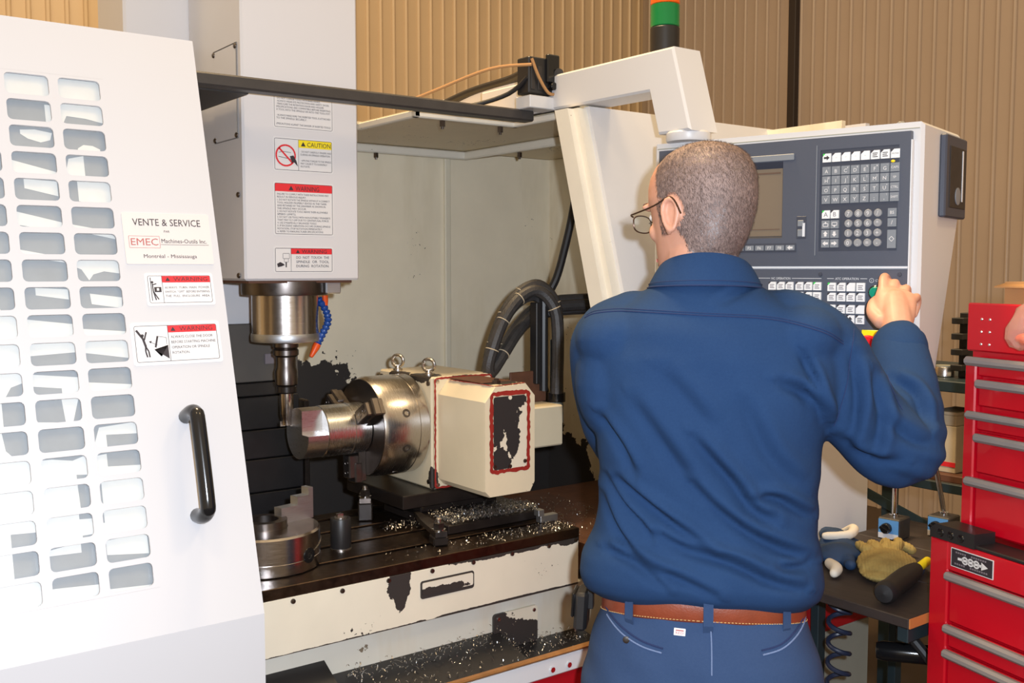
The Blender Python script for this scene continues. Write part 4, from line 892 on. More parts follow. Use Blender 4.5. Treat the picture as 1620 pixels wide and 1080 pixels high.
# slide switch
MB().box(0.350, 0.371, -0.0152, -0.0135, cz(1.613), cz(1.659), 0, 0.0006).box(0.353, 0.366, -0.0175, -0.015, cz(1.638), cz(1.651), 1, 0.001).box(0.353, 0.364, -0.0175, -0.015, cz(1.617), cz(1.632), 1, 0.001).box(0.364, 0.369, -0.0175, -0.015, cz(1.617), cz(1.645), 2).build('card_slot', ['fascia_dark', 'key_grey', 'fascia_line'], cs)
for x, z in ((0.403, 1.539), (0.563, 1.539), (0.24, 1.539), (0.05, 1.539)): MB().lathe((x, -0.014, cz(z)), (0, -1, 0), [(0.0045, 0), (0.004, 0.002), (0.001, 0.0022)], 12).build('fascia_screw', ['fascia_dark'], cs)
YK = -0.0112
def key(x, z, w_, h, mat, legend=None, lm='sticker_white', notch=False, led=None, sup=None, round_=False, y0=YK, th=0.0042, lh=None):
    k = MB(); zc = cz(z)
    if round_: k.lathe((x, y0, zc), (0, -1, 0), [(w_/2, 0), (w_/2*.96, th*.8), (w_/2*.85, th), (0.0, th+0.0001)], 18)
    else:
        c = 0.35*min(w_, h) if notch else 0.0008
        po = [(x-w_/2, zc-h/2), (x+w_/2, zc-h/2), (x+w_/2, zc+h/2), (x-w_/2+c, zc+h/2), (x-w_/2, zc+h/2-c)]
        k.prism([(a, y0, e) for a, e in po], (0, -th, 0))
        if notch: k.prism([(x-w_/2, y0, zc+h/2-c), (x-w_/2+c, y0, zc+h/2), (x-w_/2, y0, zc+h/2)], (0, -th*.6, 0), 2)
    d = Decal(k, (x, y0-th, zc), (1, 0, 0), (0, 0, 1), 0.0002)
    if legend == '<': d.poly([(-.006, 0), (0, .005), (0, .002), (.006, .002), (.006, -.002), (0, -.002), (0, -.005)], 1, 1)
    elif legend == '>': d.poly([(.006, 0), (0, .005), (0, .002), (-.006, .002), (-.006, -.002), (0, -.002), (0, -.005)], 1, 1)
    elif legend == '^': d.poly([(0, .006), (.005, 0), (.0025, 0), (.0025, -.005), (-.0025, -.005), (-.0025, 0), (-.005, 0)], 1, 1)
    elif legend == 'v': d.poly([(0, -.006), (.005, 0), (.0025, 0), (.0025, .005), (-.0025, .005), (-.0025, 0), (-.005, 0)], 1, 1)
    elif legend == '[^': d.frame(-.005, -.004, .005, .002, .0012, 1, 1, .0008); d.poly([(0, .006), (.003, .002), (-.003, .002)], 1, 2)
    elif legend == '[v': d.frame(-.005, -.002, .005, .004, .0012, 1, 1, .0008); d.poly([(0, -.006), (.003, -.002), (-.003, -.002)], 1, 2)
    elif legend == 'lines':
        for i in range(3): d.rect(-w_*.3, h*.12-i*h*.2, w_*(.3-.1*(i % 2)), h*.12-i*h*.2+h*.09, 1, 1)
    elif legend: d.text(legend, 0, -(lh or h*.42)/2 - (h*.06 if sup is not None else 0), lh or h*.42, 1, 'C', None if len(legend) < 3 else w_*.8, 1)
    if sup: d.text(sup, w_*.26, h*.2, h*.2, 1, 'C', None, 1)
    k.build('key', [mat, lm, led or 'ink'], cs, 30)
# soft keys
lab = ['<', 'F8', 'F7', 'F6', 'F5', 'F4', 'F3', 'F2', 'F1']
MB().box(0.132, 0.350, -0.0152, -0.0135, cz(1.585), cz(1.604)).build('softkey_bed', ['fascia_dark'], cs)
for i, t_ in enumerate(lab): key(0.338-0.0228*i, 1.5945, 0.019, 0.0105, 'key_grey', t_, y0=-0.0152, th=0.003, lh=0.0062)
X0, PX = 0.412, 0.0196
for i, t_ in enumerate(('→', '○', '⌒', '□', '—', '+', '◇', 'MACMAN')): key(X0+PX*i, 1.7755, 0.0172, 0.0175, 'key_white', t_ if t_ == 'MACMAN' else ('>' if i == 0 else 'lines' if i > 4 else '—'), 'ink', True, 'led_green' if i == 0 else 'ink', lh=0.0028)
for r, (row, spec) in enumerate((('ABCDEFG', 'CAPS'), ('HIJKLMN', 'SP'), ('OPQRSTU', 'CTRL'), ('VWXYZ;,', 'SHIFT'))):
    z = 1.749-0.0192*r
    for i, c in enumerate(row): key(X0+PX*i, z, 0.0176, 0.0172, 'key_grey', c, sup='!"#$%&\'@?()[]{}^~<>=+*-_|:.!"'[(r*7+i) % 28], lh=0.0072)
    key(X0+PX*7, z, 0.0176, 0.0172, 'key_grey', spec, lh=0.0046)
MB().ball((X0+PX*7-0.004, -0.0155, cz(1.7605)), (0.0042, 0.0015, 0.0026), 12).build('caps_light', ['led_yellow'], cs)
for i, c in enumerate('AB'): key(0.4125+0.0185*i, 1.661, 0.0165, 0.0165, 'key_white', c, 'ink_soft', True, 'led_green' if i == 0 else 'ink', lh=0.009)
for r, pair in enumerate((('[^', '[v'), ('^', 'v'), ('<', '>'))):
    for i, c in enumerate(pair): key(0.4125+0.0185*i, 1.6405-0.0192*r, 0.017, 0.0165, 'key_grey', c)
for r, row in enumerate(('789/', '456*', '123+', '0.=-')):
    for i, c in enumerate(row): key(0.459+0.0195*i, 1.661-0.0195*r, 0.0165, 0.0165, 'key_round', c, round_=True, lh=0.0082)
key(0.546, 1.661, 0.017, 0.0165, 'key_grey', 'BS', lh=0.006); key(0.546, 1.6415, 0.017, 0.0165, 'key_grey', '/', lh=0.008); key(0.546, 1.609, 0.017, 0.036, 'key_grey', '◇', lh=0.008)
# lower keys
LY = -0.014
b = MB(); d = Decal(b, (0, LY, 0), (1, 0, 0), (0, 0, 1), 0.0002)
for x0, x1, t_, xt, wt in ((0.25, 0.406, 'NC OPERATION', 0.318, 0.042), (0.418, 0.500, 'ATC OPERATION', 0.459, 0.048)):
    z = cz(1.5300); d.rect(x0, z, xt-wt/2-.003, z+0.0009, 0); d.rect(xt+wt/2+.003, z, x1, z+0.0009, 0); d.text(t_, xt, z-0.0022, 0.0048, 0, 'C', wt)
d.ring(0.509, cz(1.527), 0.0042, 0.0007, 0); d.text('1', 0.509, cz(1.5248), 0.004, 0, 'C'); d.text('CYCLE START', 0.5165, cz(1.5248), 0.0045, 0, 'L', 0.04)
for x in (0.508, 0.518): d.rect(x-0.002, cz(1.474), x+0.002, cz(1.478), 0)
b.build('panel_lettering', ['fascia_line'], cs)
r = random.Random(8)
for gx, ncol in ((0.300, 3), (0.360, 3)):
    for i in range(ncol):
        for j in range(4):
            key(gx+0.0192*i, 1.5145-0.0205*j - (0.004 if j > 1 else 0), 0.0166, 0.0166, 'key_white', 'lines', 'ink_soft', not (gx > .35 and i == 2 and j == 1), 'led_green' if (gx > .35 and i == 2 and j == 0) else 'ink', y0=LY)
for i in range(4):
    for j in range(4):
        key(0.429+0.0198*i, 1.5135-0.0205*j - (0.004 if j > 1 else 0), 0.0172, 0.0172, 'key_white', None if (i, j) in ((2, 0), (3, 2)) else ('^' if (i, j) in ((0, 2), (2, 3), (1, 3)) else 'lines'), 'ink' if j == 3 or (i, j) == (0, 2) else 'ink_soft', not (i == 3 and j == 0), 'led_green' if (i, j) == (0, 0) else 'ink', y0=LY)
MB().lathe((0.519, LY, cz(1.503)), (0, -1, 0), [(0.0148, 0), (0.0148, 0.006), (0.0125, 0.008), (0.0122, 0.006)], 28).build('button_ring', ['black_gloss'], cs)
MB().lathe((0.519, LY, cz(1.503)), (0, -1, 0), [(0.0118, 0.004), (0.0118, 0.0085), (0.010, 0.0105), (0.0, 0.0108)], 28).build('start_button', ['button_green'], cs)
MB().lathe((0.551, LY, cz(1.503)), (0, -1, 0), [(0.0148, 0), (0.0148, 0.006), (0.0125, 0.008), (0.0122, 0.006), (0.0, 0.007)], 28).build('stop_button', ['black_gloss'], cs)
MB().box(0.492, 0.530, LY-0.003, LY, cz(1.375), cz(1.428), 0, 0.001).build('emergency_plate', ['estop_yellow'], cs)
MB().lathe((0.511, LY-0.003, cz(1.399)), (0, -1, 0), [(0.012, 0), (0.012, 0.010), (0.0195, 0.012), (0.020, 0.018), (0.017, 0.023), (0.0, 0.024)], 28).build('emergency_stop', ['estop_red'], cs)
# disk drive on the console's right side
sd = MB().box(0.598, 0.612, 0.105, 0.255, cz(1.655), cz(1.822), 0, 0.003); fd = sd.build('disk_drive', ['fascia_dark'], cs)
MB().box(0.6115, 0.6135, 0.130, 0.245, cz(1.675), cz(1.800), 0, 0.001).build('drive_face', ['black_dirty'], fd)
MB().box(0.613, 0.6145, 0.215, 0.222, cz(1.69), cz(1.795)).build('drive_slot', ['fascia_line'], fd)
MB().lathe((0.6135, 0.185, cz(1.70)), (1, 0, 0), [(0.018, 0), (0.018, 0.0015), (0.012, 0.002)], 20).build('eject_disc', ['key_grey'], fd)

# ================================================================== THE OPERATOR
from mathutils.bvhtree import BVHTree
def fabric(name, c, c2, weave=900, rough=0.9, sheen=0.0):
    m, N, L, B = nt(name); co = N.new('ShaderNodeTexCoord').outputs['Object']
    f = noise(N, L, co, 6, 4, 0.6); g = noise(N, L, co, 260, 2)
    L.new(mixc(N, L, math_(N, L, 'ADD', math_(N, L, 'MULTIPLY', f, 0.6), math_(N, L, 'MULTIPLY', g, 0.4)), c, c2), B.inputs['Base Color'])
    B.inputs['Roughness'].default_value = rough; B.inputs['Sheen Weight'].default_value = sheen; B.inputs['Specular IOR Level'].default_value = 0.2
    b = N.new('ShaderNodeBump'); b.inputs['Strength'].default_value = 0.35; b.inputs['Distance'].default_value = 0.001
    L.new(math_(N, L, 'ADD', noise(N, L, co, weave, 2), math_(N, L, 'MULTIPLY', noise(N, L, co, 28, 4), 2.5)), b.inputs['Height']); L.new(b.outputs[0], B.inputs['Normal'])
fabric('shirt_blue', srgb(24, 48, 84), srgb(36, 64, 102))
fabric('trouser_blue', srgb(40, 60, 94), srgb(54, 74, 108))
plain('seam_blue', srgb(26, 42, 82), 0.9); plain('seam_light', srgb(104, 122, 158), 0.9)
m, N, L, B = nt('skin'); co = N.new('ShaderNodeTexCoord').outputs['Object']
f = noise(N, L, co, 22, 4); L.new(mixc(N, L, f, srgb(186, 132, 110), srgb(208, 158, 134)), B.inputs['Base Color']); B.inputs['Roughness'].default_value = 0.5
B.inputs['Subsurface Weight'].default_value = 0.12; B.inputs['Subsurface Radius'].default_value = (0.008, 0.003, 0.0015)
bb = N.new('ShaderNodeBump'); bb.inputs['Strength'].default_value = 0.15; bb.inputs['Distance'].default_value = 0.001; L.new(noise(N, L, co, 260, 3), bb.inputs['Height']); L.new(bb.outputs[0], B.inputs['Normal'])
m, N, L, B = nt('scalp_hair'); co = N.new('ShaderNodeTexCoord').outputs['Object']
f = math_(N, L, 'ADD', math_(N, L, 'MULTIPLY', noise(N, L, co, 34, 4, 0.6), 0.6), math_(N, L, 'MULTIPLY', noise(N, L, co, 420, 3, 0.7, (1, 1, .35)), 0.55))
L.new(mixc(N, L, f, srgb(76, 62, 60), srgb(168, 142, 132)), B.inputs['Base Color']); B.inputs['Roughness'].default_value = 0.6
bb = N.new('ShaderNodeBump'); bb.inputs['Strength'].default_value = 0.6; bb.inputs['Distance'].default_value = 0.002; L.new(noise(N, L, co, 420, 3, 0.7, (1, 1, .35)), bb.inputs['Height']); L.new(bb.outputs[0], B.inputs['Normal'])
plain('hair_strand', srgb(92, 76, 72), 0.4, var=0.45, scale=300)
plain('eyebrow', srgb(90, 64, 50), 0.7); plain('lip', srgb(184, 112, 104), 0.5); plain('eye_white', srgb(226, 220, 214), 0.2); plain('shoe_leather', srgb(40, 32, 28), 0.45)
plain('belt_leather', srgb(126, 58, 36), 0.38, var=0.12, scale=40, bump=0.2, bscale=300); plain('belt_stitch', srgb(206, 168, 110), 0.8)
plain('wire_frame', srgb(74, 52, 40), 0.3, 0.6)
m, N, L, B = nt('lens_glass'); B.inputs['Base Color'].default_value = (0.9, 0.92, 0.85, 1); B.inputs['Transmission Weight'].default_value = 0.92; B.inputs['Roughness'].default_value = 0.03; B.inputs['IOR'].default_value = 1.15

PRZ = -math.radians(47.7)
man = thing('person', (1.321, 1.203, 0.0), 'person in blue work shirt and trousers, seen from behind, pressing a console button', 'person', PRZ)
def remesh(mb, voxel, it=4, fac=0.5):
    o = mb.build('tmp', ['skin'], None, 0)
    r = o.modifiers.new('r', 'REMESH'); r.mode = 'VOXEL'; r.voxel_size = voxel; r.adaptivity = 0
    if it: s_ = o.modifiers.new('s', 'SMOOTH'); s_.iterations = it; s_.factor = fac
    dg = bpy.context.evaluated_depsgraph_get(); dg.update()
    me = bpy.data.meshes.new_from_object(o.evaluated_get(dg)); bpy.data.objects.remove(o)
    return me
def link_mesh(me, name, mats, parent):
    me.name = name; me.materials.clear()
    for k in mats: me.materials.append(M[k])
    me.polygons.foreach_set('use_smooth', [True]*len(me.polygons)); me.update()
    o = bpy.data.objects.new(name, me); COL.objects.link(o); o.parent = parent; return o
def co_of(me):
    a = np.empty(len(me.vertices)*3); me.vertices.foreach_get('co', a); return a.reshape(-1, 3)
def no_of(me):
    a = np.empty(len(me.vertices)*3); me.vertices.foreach_get('normal', a); return a.reshape(-1, 3)
def oval(cx, cy, z, a, bf, bb_, n=56, p=2.35, tilt=0.0):
    out = []
    for i in range(n):
        t = 2*math.pi*i/n; c, s_ = math.cos(t), math.sin(t)
        x = a*math.copysign(abs(c)**(2/p), c); y = (bf if s_ > 0 else bb_)*math.copysign(abs(s_)**(2/p), s_)
        out.append(V(cx+x, cy+y, z+tilt*y))
    return out
def px(x, y, yl=-0.12): return ((x-1118)/1600*(1.787+yl)*0.964, 1.55-(y-425.3)/1600*(1.787+yl)*0.982)
def limb(mb, pts, rad, n=20, k=5, ends=True):
    P = spline([V(*p) for p in pts], k); R2 = [float(np.interp(i/(len(P)-1)*(len(pts)-1), range(len(pts)), rad)) for i in range(len(P))]
    mb.tube(P, R2, n)
    if ends: mb.ball(P[0], R2[0]*.99, 16); mb.ball(P[-1], R2[-1]*.99, 16)
# torso rings: z, half width, front depth, back depth, cx, cy
TR = [(0.955, .150, .11, .105, 0, 0), (0.962, .180, .125, .124, 0, 0), (0.980, .205, .14, .140, -.002, 0), (1.007, .213, .145, .147, -.003, 0), (1.045, .208, .142, .143, -.004, 0), (1.09, .192, .132, .132, 0.0, 0),
      (1.14, .187, .128, .128, .004, 0), (1.20, .190, .128, .130, .006, 0), (1.27, .196, .128, .136, .006, 0), (1.34, .203, .125, .140, .003, 0), (1.40, .205, .118, .136, 0, 0),
      (1.445, .190, .105, .122, 0, -.002), (1.48, .155, .09, .105, 0, -.004), (1.505, .115, .078, .09, 0, -.006), (1.53, .082, .068, .075, -.002, -.006), (1.545, .07, .06, .068, -.002, -.004)]
RA = [(.135, .0, 1.452), (.188, .0, 1.418), (.240, .005, 1.330), (.288, .018, 1.274), (.327, .028, 1.243), (.345, .055, 1.262), (.346, .095, 1.320), (.347, .135, 1.372), (.349, .168, 1.414)]
RR = [.066, .071, .072, .072, .069, .067, .062, .054, .046]
LA = [(-.125, .0, 1.450), (-.168, .006, 1.420), (-.178, .03, 1.36), (-.172, .065, 1.29), (-.160, .11, 1.235), (-.145, .16, 1.21), (-.115, .24, 1.205), (-.09, .29, 1.215)]
LR = [.064, .068, .062, .058, .056, .055, .05, .044]
# --- shirt
b = MB().loft([oval(cx, cy, z, a, f1, b1, tilt=(-.22, -.22, -.18, -.12, -.06)[i] if i < 5 else 0) for i, (z, a, f1, b1, cx, cy) in enumerate(TR)]); limb(b, RA, RR); limb(b, LA, LR)
b.ball((.16, -.02, 1.435), (.07, .085, .06), 20); b.ball((-.15, -.02, 1.43), (.075, .085, .06), 20); b.ball((-.165, -.01, 1.35), (.062, .085, .10), 20); b.ball((.175, -.02, 1.36), (.05, .085, .09), 20)
sm = remesh(b, 0.005, 12, 0.5)
# folds: pixel polylines over the back, (depth mm, width mm)
FOLDS = [([(1100, 694), (1132, 731), (1163, 766), (1195, 807), (1226, 826)], 11, 10), ([(974, 775), (1022, 807), (1075, 841), (1126, 873)], 11, 9), ([(1044, 854), (1094, 876), (1163, 892), (1226, 920), (1280, 939)], 11, 9),
  ([(949, 772), (984, 813), (1022, 845), (1034, 863)], 6, 6), ([(946, 807), (968, 851), (996, 882), (1037, 908), (1085, 923), (1138, 944)], 9, 8), ([(940, 671), (974, 709), (1003, 756)], 8, 9),
  ([(1204, 788), (1242, 794), (1289, 826)], 9, 8), ([(1100, 772), (1148, 816), (1195, 848), (1258, 879), (1299, 901)], 10, 9), ([(959, 892), (1000, 901), (1056, 936)], 9, 8), ([(1236, 605), (1271, 620), (1295, 644), (1310, 676)], 10, 9),
  ([(1046, 593), (1087, 632), (1123, 676)], 5, 14), ([(1240, 900), (1290, 905)], 7, 7), ([(1140, 480), (1190, 450), (1200, 440)], 5, 8), ([(1000, 640), (1060, 720), (1110, 790)], 6, 13), ([(1180, 640), (1220, 720), (1270, 770)], 6, 13),
  ([(1270, 560), (1290, 600), (1312, 660)], 7, 7), ([(1345, 560), (1352, 620), (1345, 690)], 9, 9), ([(1375, 590), (1392, 650), (1380, 710)], 8, 9), ([(1330, 690), (1370, 720), (1420, 725)], 8, 10), ([(1425, 605), (1455, 625), (1470, 670)], 9, 8), ([(1400, 660), (1440, 690), (1470, 700)], 6, 9)]
C_ = co_of(sm); Nn = no_of(sm); disp = np.zeros(len(C_))
for pl, dep, wid in FOLDS:
    P2 = np.array([px(x, y, -0.12 if x < 1320 else -0.05) for x, y in pl]); S2 = np.array([[p.x, p.y] for p in spline([V(a, c, 0) for a, c in P2], 6)])
    X = C_[:, [0, 2]]; best = np.full(len(X), 9.0); sgn = np.zeros(len(X)); tt = np.zeros(len(X)); n_ = len(S2)-1
    for i in range(n_):
        a, c = S2[i], S2[i+1]; e = c-a; l2 = e@e + 1e-12; u = np.clip(((X-a)@e)/l2, 0, 1); q = a+u[:, None]*e; dd = np.hypot(*(X-q).T)
        mk = dd < best; best[mk] = dd[mk]; cr = e[0]*(X[:, 1]-a[1])-e[1]*(X[:, 0]-a[0]); sgn[mk] = np.sign(cr[mk]); tt[mk] = ((i+u)/n_)[mk]
    w_ = 1.05*wid/1000; env = np.sin(np.pi*np.clip(tt*0.9+0.05, 0, 1))**0.7
    sd_ = best*sgn; f = -np.exp(-(sd_/w_)**2) + 0.75*np.exp(-((sd_-1.7*w_)/(1.1*w_))**2)
    back = 1/(1+np.exp((C_[:, 1]-0.02)/0.015)) if pl[0][0] < 1320 else 1/(1+np.exp((C_[:, 1]-0.10)/0.02))
    disp += 1.5*f*dep/1000*env*back
# soft overall rumple
disp += 0.0022*np.sin(C_[:, 0]*38+C_[:, 2]*30+np.sin(C_[:, 2]*21)*1.5)*np.sin(C_[:, 2]*26-C_[:, 0]*14)
# sleeve rings near the elbow
dE = np.linalg.norm(C_-np.array([.335, .03, 1.25]), axis=1); disp += 0.004*np.sin(C_[:, 2]*150+C_[:, 0]*60)*np.exp(-(dE/0.085)**2)
C_ += Nn*disp[:, None]; sm.vertices.foreach_set('co', C_.ravel()); sm.update()
shirt = link_mesh(sm, 'work_shirt', ['shirt_blue'], man)
bv = BVHTree.FromPolygons([tuple(v.co) for v in sm.vertices], [tuple(p.vertices) for p in sm.polygons])
def on_back(bvh, x, z, off=0.0008):
    h = bvh.ray_cast(V(x, -1.0, z), V(0, 1, 0)); return (h[0]+h[1]*off) if h[0] else None
def seam(bvh, pl, r, mat, name, parent, yl=-0.12, sm_=8):
    P2 = spline([V(*px(x, y, yl), 0) for x, y in pl], sm_); P3 = [on_back(bvh, p.x, p.y) for p in P2]; P3 = [p for p in P3 if p is not None]
    if len(P3) > 2: return MB().tube(P3, r, 6).build(name, [mat], parent)
seam(bv, [(912, 508), (935, 499), (990, 495), (1110, 499), (1220, 505), (1300, 524), (1338, 545)], 0.0010, 'seam_blue', 'yoke_seam', shirt)
seam(bv, [(914, 504), (935, 495.5), (990, 491.5), (1110, 495.5), (1220, 501.5), (1300, 520), (1338, 541)], 0.0006, 'seam_blue', 'yoke_seam', shirt)
seam(bv, [(1352, 520), (1345, 560), (1338, 610), (1322, 672)], 0.0007, 'seam_blue', 'sleeve_seam', shirt, -0.08)
seam(bv, [(1396, 560), (1400, 600), (1420, 640)], 0.0006, 'seam_blue', 'sleeve_seam', shirt, -0.02)
# collar: stand and fall
rings = []; nA = 44
def carc(z, a, bb_, cy, tilt=0.0, t0=-20, t1=200):
    return [V(a*math.cos(math.radians(-t))*1.0, cy+bb_*math.sin(math.radians(-t)), z+tilt*math.sin(math.radians(t))) for t in [t0+(t1-t0)*i/nA for i in range(nA+1)]]
prof = [(1.520, .098, .098, 0.006), (1.532, .093, .091, .012), (1.544, .086, .083, .020), (1.552, .080, .078, .026), (1.5545, .077, .075, .027), (1.552, .074, .072, .026), (1.535, .075, .074, .018), (1.520, .08, .08, 0.006)]
b = MB(); vs_ = []; 
for z, a, bb_, tl in prof: vs_ += carc(z-0.004, a, bb_, -0.004, tl)
n1 = nA+1; fs = [(j*n1+i, j*n1+i+1, (j+1)*n1+i+1, (j+1)*n1+i) for j in range(len(prof)-1) for i in range(nA)]
b.add([p+V(-0.003, 0, 0) for p in vs_], fs); b.build('collar', ['shirt_blue'], shirt, 60)
b = MB().tube([p+V(-0.003, -0.0008, 0) for p in carc(1.5165, .0985, .0985, -0.004, 0.007)], 0.0011, 6); b.build('collar_seam', ['seam_blue'], shirt)
b = MB().tube([p+V(-0.003, -0.0008, 0) for p in carc(1.5225, .0965, .0955, -0.004, 0.009)], 0.0006, 6); b.build('collar_seam', ['seam_blue'], shirt)
# cuff
d_ = (V(*RA[-1])-V(*RA[-2])).normalized()
MB().lathe(V(*RA[-1])-d_*0.055, d_, [(.0475, 0), (.050, .004), (.049, .05), (.0465, .062), (.044, .062), (.042, .03)], 36).build('cuff', ['shirt_blue'], shirt, 60)

# --- trousers
PR = [(0.99, .160, .110, .112, 0, 0), (0.965, .171, .118, .122, 0, 0), (0.932, .184, .124, .134, 0, 0), (0.88, .200, .128, .152, 0, 0), (0.83, .212, .128, .160, 0, 0), (0.78, .214, .125, .155, 0, 0), (0.74, .205, .115, .13, 0, 0)]
b = MB().loft([oval(cx, cy, z, a, f1, b1, p=2.3, tilt=(-.2, -.22, -.18, -.1, -.05, 0, 0)[i]) for i, (z, a, f1, b1, cx, cy) in enumerate(PR)])
for s_ in (-1, 1):
    b.loft([oval(s_*x, y, z, a, c, c, 40, 2.1) for z, x, y, a, c in ((0.82, .105, 0, .102, .12), (0.74, .108, 0, .100, .118), (0.55, .11, .005, .085, .095), (0.42, .112, .005, .075, .085), (0.25, .115, -.005, .068, .075), (0.07, .118, 0, .065, .075))])
pm = remesh(b, 0.006, 6); C_ = co_of(pm); Nn = no_of(pm)
C_ += Nn*(0.0018*np.sin(C_[:, 2]*60+C_[:, 0]*30)*np.sin(C_[:, 0]*40))[:, None]
C_ -= Nn*(0.005*np.exp(-(C_[:, 0]/0.014)**2)*(C_[:, 1] < 0)*np.clip((0.93-C_[:, 2])/0.1, 0, 1))[:, None]
pm.vertices.foreach_set('co', C_.ravel()); pm.update()
trs = link_mesh(pm, 'trousers', ['trouser_blue'], man)
bp = BVHTree.FromPolygons([tuple(v.co) for v in pm.vertices], [tuple(p.vertices) for p in pm.polygons])
for pl, r_, mt, nm in (([(952, 1008), (985, 1025), (1020, 1038), (1055, 1044)], .0016, 'seam_blue', 'pocket_welt'), ([(955, 1017), (985, 1034), (1020, 1046), (1053, 1051)], .0014, 'seam_light', 'pocket_welt'),
        ([(1215, 1040), (1245, 1034), (1270, 1020), (1292, 1004)], .0016, 'seam_blue', 'pocket_welt'), ([(1217, 1047), (1247, 1041), (1273, 1027), (1292, 1012)], .0014, 'seam_light', 'pocket_welt'),
        ([(1131, 990), (1134, 1030), (1135, 1078)], .0012, 'seam_light', 'centre_seam'), ([(1000, 984), (1060, 994), (1128, 998), (1200, 992), (1250, 980)], .0009, 'seam_light', 'waist_seam')):
    seam(bp, pl, r_, mt, nm, trs, -0.14)
p = on_back(bp, *px(993, 1041, -0.14), 0.001); MB().lathe(p, (0, -1, 0.1), [(.0055, 0), (.006, .0015), (.004, .0025), (0, .0022)], 16).build('pocket_button', ['shoe_leather'], trs)
# belt and loops
def beltline(z, off, n=72): 
    k = PR[1]; return oval(0, 0, z, .1725+off, .119+off, .1255+off, n, 2.3, -0.22)
b = MB().loft([beltline(0.940, 0.000), beltline(0.940, 0.004), beltline(0.944, 0.0055), beltline(0.974, 0.004), beltline(0.978, 0.002), beltline(0.978, -0.002)], cap=False)
belt = b.build('belt', ['belt_leather'], man, 60)
for z, o_ in ((0.9435, .0062), (0.9745, .0046)):
    P = beltline(z, o_, 200)
    b = MB()
    for i in range(100, 200, 1): b.tube([P[i], P[i]+(P[(i+1) % 200]-P[i])*.6], 0.0006, 5)
    b.build('belt_stitch', ['belt_stitch'], belt)
for x_ in (1000, 1128, 1252):
    xx = px(x_, 970, -0.13)[0]; aa = max(-.99, min(.99, xx/.1725)); yy = -(.1255+.006)*(1-abs(aa)**2.3)**(1/2.3)
    h = on_back(bp, xx, 0.922, 0.002)
    nrm = V(xx/.03, yy/.0172, 0).normalized(); tv = V(-nrm.y, nrm.x, 0)
    b = MB()
    for z0, z1, o0, o1 in ((0.916, 0.932, .004, .010), (0.932, 0.974, .010, .009), (0.974, 0.984, .009, .0)):
        z0 += .006-.22*yy; z1 += .006-.22*yy; A = V(xx, yy, 0)+nrm*(o0-.004); C2 = V(xx, yy, 0)+nrm*(o1-.004)
        b.prism([A-tv*.008+V(0, 0, z0), A+tv*.008+V(0, 0, z0), C2+tv*.008+V(0, 0, z1), C2-tv*.008+V(0, 0, z1)], nrm*0.0018)
    b.build('belt_loop', ['trouser_blue'], trs, 50)
q = px(1082, 1014, -0.135); p = on_back(bp, q[0], q[1], 0.0012); b = MB(); d = Decal(b, p, V(1, 0, -0.05), V(0.05, 0.12, 1)); d.plate(-.0095, -.006, .0095, .006, 0, .001); d.text('RED', 0, -.0035, .004, 1, 'C', .013); d.rect(-.0065, .0015, .0065, .0035, 1)
b.build('brand_tag', ['sticker_white', 'ink_red'], trs)
# --- shoes
for s_ in (-1, 1):
    b = MB().loft([oval(s_*.118, cy, z, a, f1, b1, 32, 2.4) for z, cy, a, f1, b1 in ((0.0, .05, .047, .15, .12), (0.03, .05, .05, .152, .122), (0.06, .04, .048, .13, .11), (0.10, .0, .045, .07, .07))]); b.build('shoe', ['shoe_leather'], man, 50)

# --- body: head, neck, hands and the trunk and arms under the clothes, one skin
HC = V(-.010, .012, 1.648); HY = math.radians(46); HP = math.radians(-7)
HR = Matrix.Rotation(HY, 3, 'Z') @ Matrix.Rotation(HP, 3, 'X')
def H(x, y, z): return HC + HR @ V(x, y, z)
HRG = [  # z, half width, front, back
 (-.118, .020, .088, -.050), (-.112, .034, .094, .0), (-.100, .046, .096, -.03), (-.085, .056, .094, -.05), (-.068, .063, .092, -.066), (-.050, .068, .091, -.078), (-.030, .073, .091, -.088), (-.010, .0775, .090, -.096), (.010, .080, .092, -.101), (.030, .081, .097, -.104),
 (.050, .0805, .095, -.104), (.068, .078, .088, -.100), (.084, .072, .076, -.092), (.098, .061, .058, -.078), (.108, .046, .038, -.060), (.115, .028, .016, -.038), (.118, .010, .0, -.02)]
b = MB(); rings = []
for z, a, f1, bk in HRG:
    cy = (f1+bk)/2 if bk < f1-.02 else f1-.02; hl = max((f1-bk)/2, .01); rings.append([H(p.x, p.y, z) for p in oval(0, cy, 0, a, hl, hl, 48, 2.15)])
b.loft(rings)
# nose, brow, lips, chin, eye sockets
b.loft([[H(x, y, z) for x, y in ((-w_, .085), (w_, .085), (w_*.6, .085+h_), (-w_*.6, .085+h_))] for z, w_, h_ in ((.020, .008, .012), (.0, .009, .020), (-.018, .012, .030), (-.032, .016, .034), (-.040, .014, .022))])
for s_ in (-1, 1):
    b.ball(H(s_*.030, .088, .022), (.026, .012, .008), 14, 0, HR); b.ball(H(s_*.044, .066, -.026), (.018, .014, .018), 14, 0, HR)
    # ears
    ec = H(s_*.079, -.008, -.008); er = [ec + HR @ V(s_*(.002+.009*(1-math.cos(t))*.5), -.001-.0125*math.cos(t)*(1+.25*math.sin(t))*-1*-1, .027*math.sin(t)) for t in [2*math.pi*i/22 for i in range(22)]]
    b.tube(er, .0042, 8, closed=True); b.ball(ec+HR @ V(s_*.001, .003, -.003), (.004, .010, .022), 14, 0, HR); b.ball(ec+HR @ V(s_*.004, .006, -.026), (.0052, .007, .008), 12, 0, HR)
b.ball(H(0, .092, -.066), (.022, .008, .007), 14, 0, HR); b.ball(H(0, .094, -.078), (.020, .008, .007), 14, 0, HR)
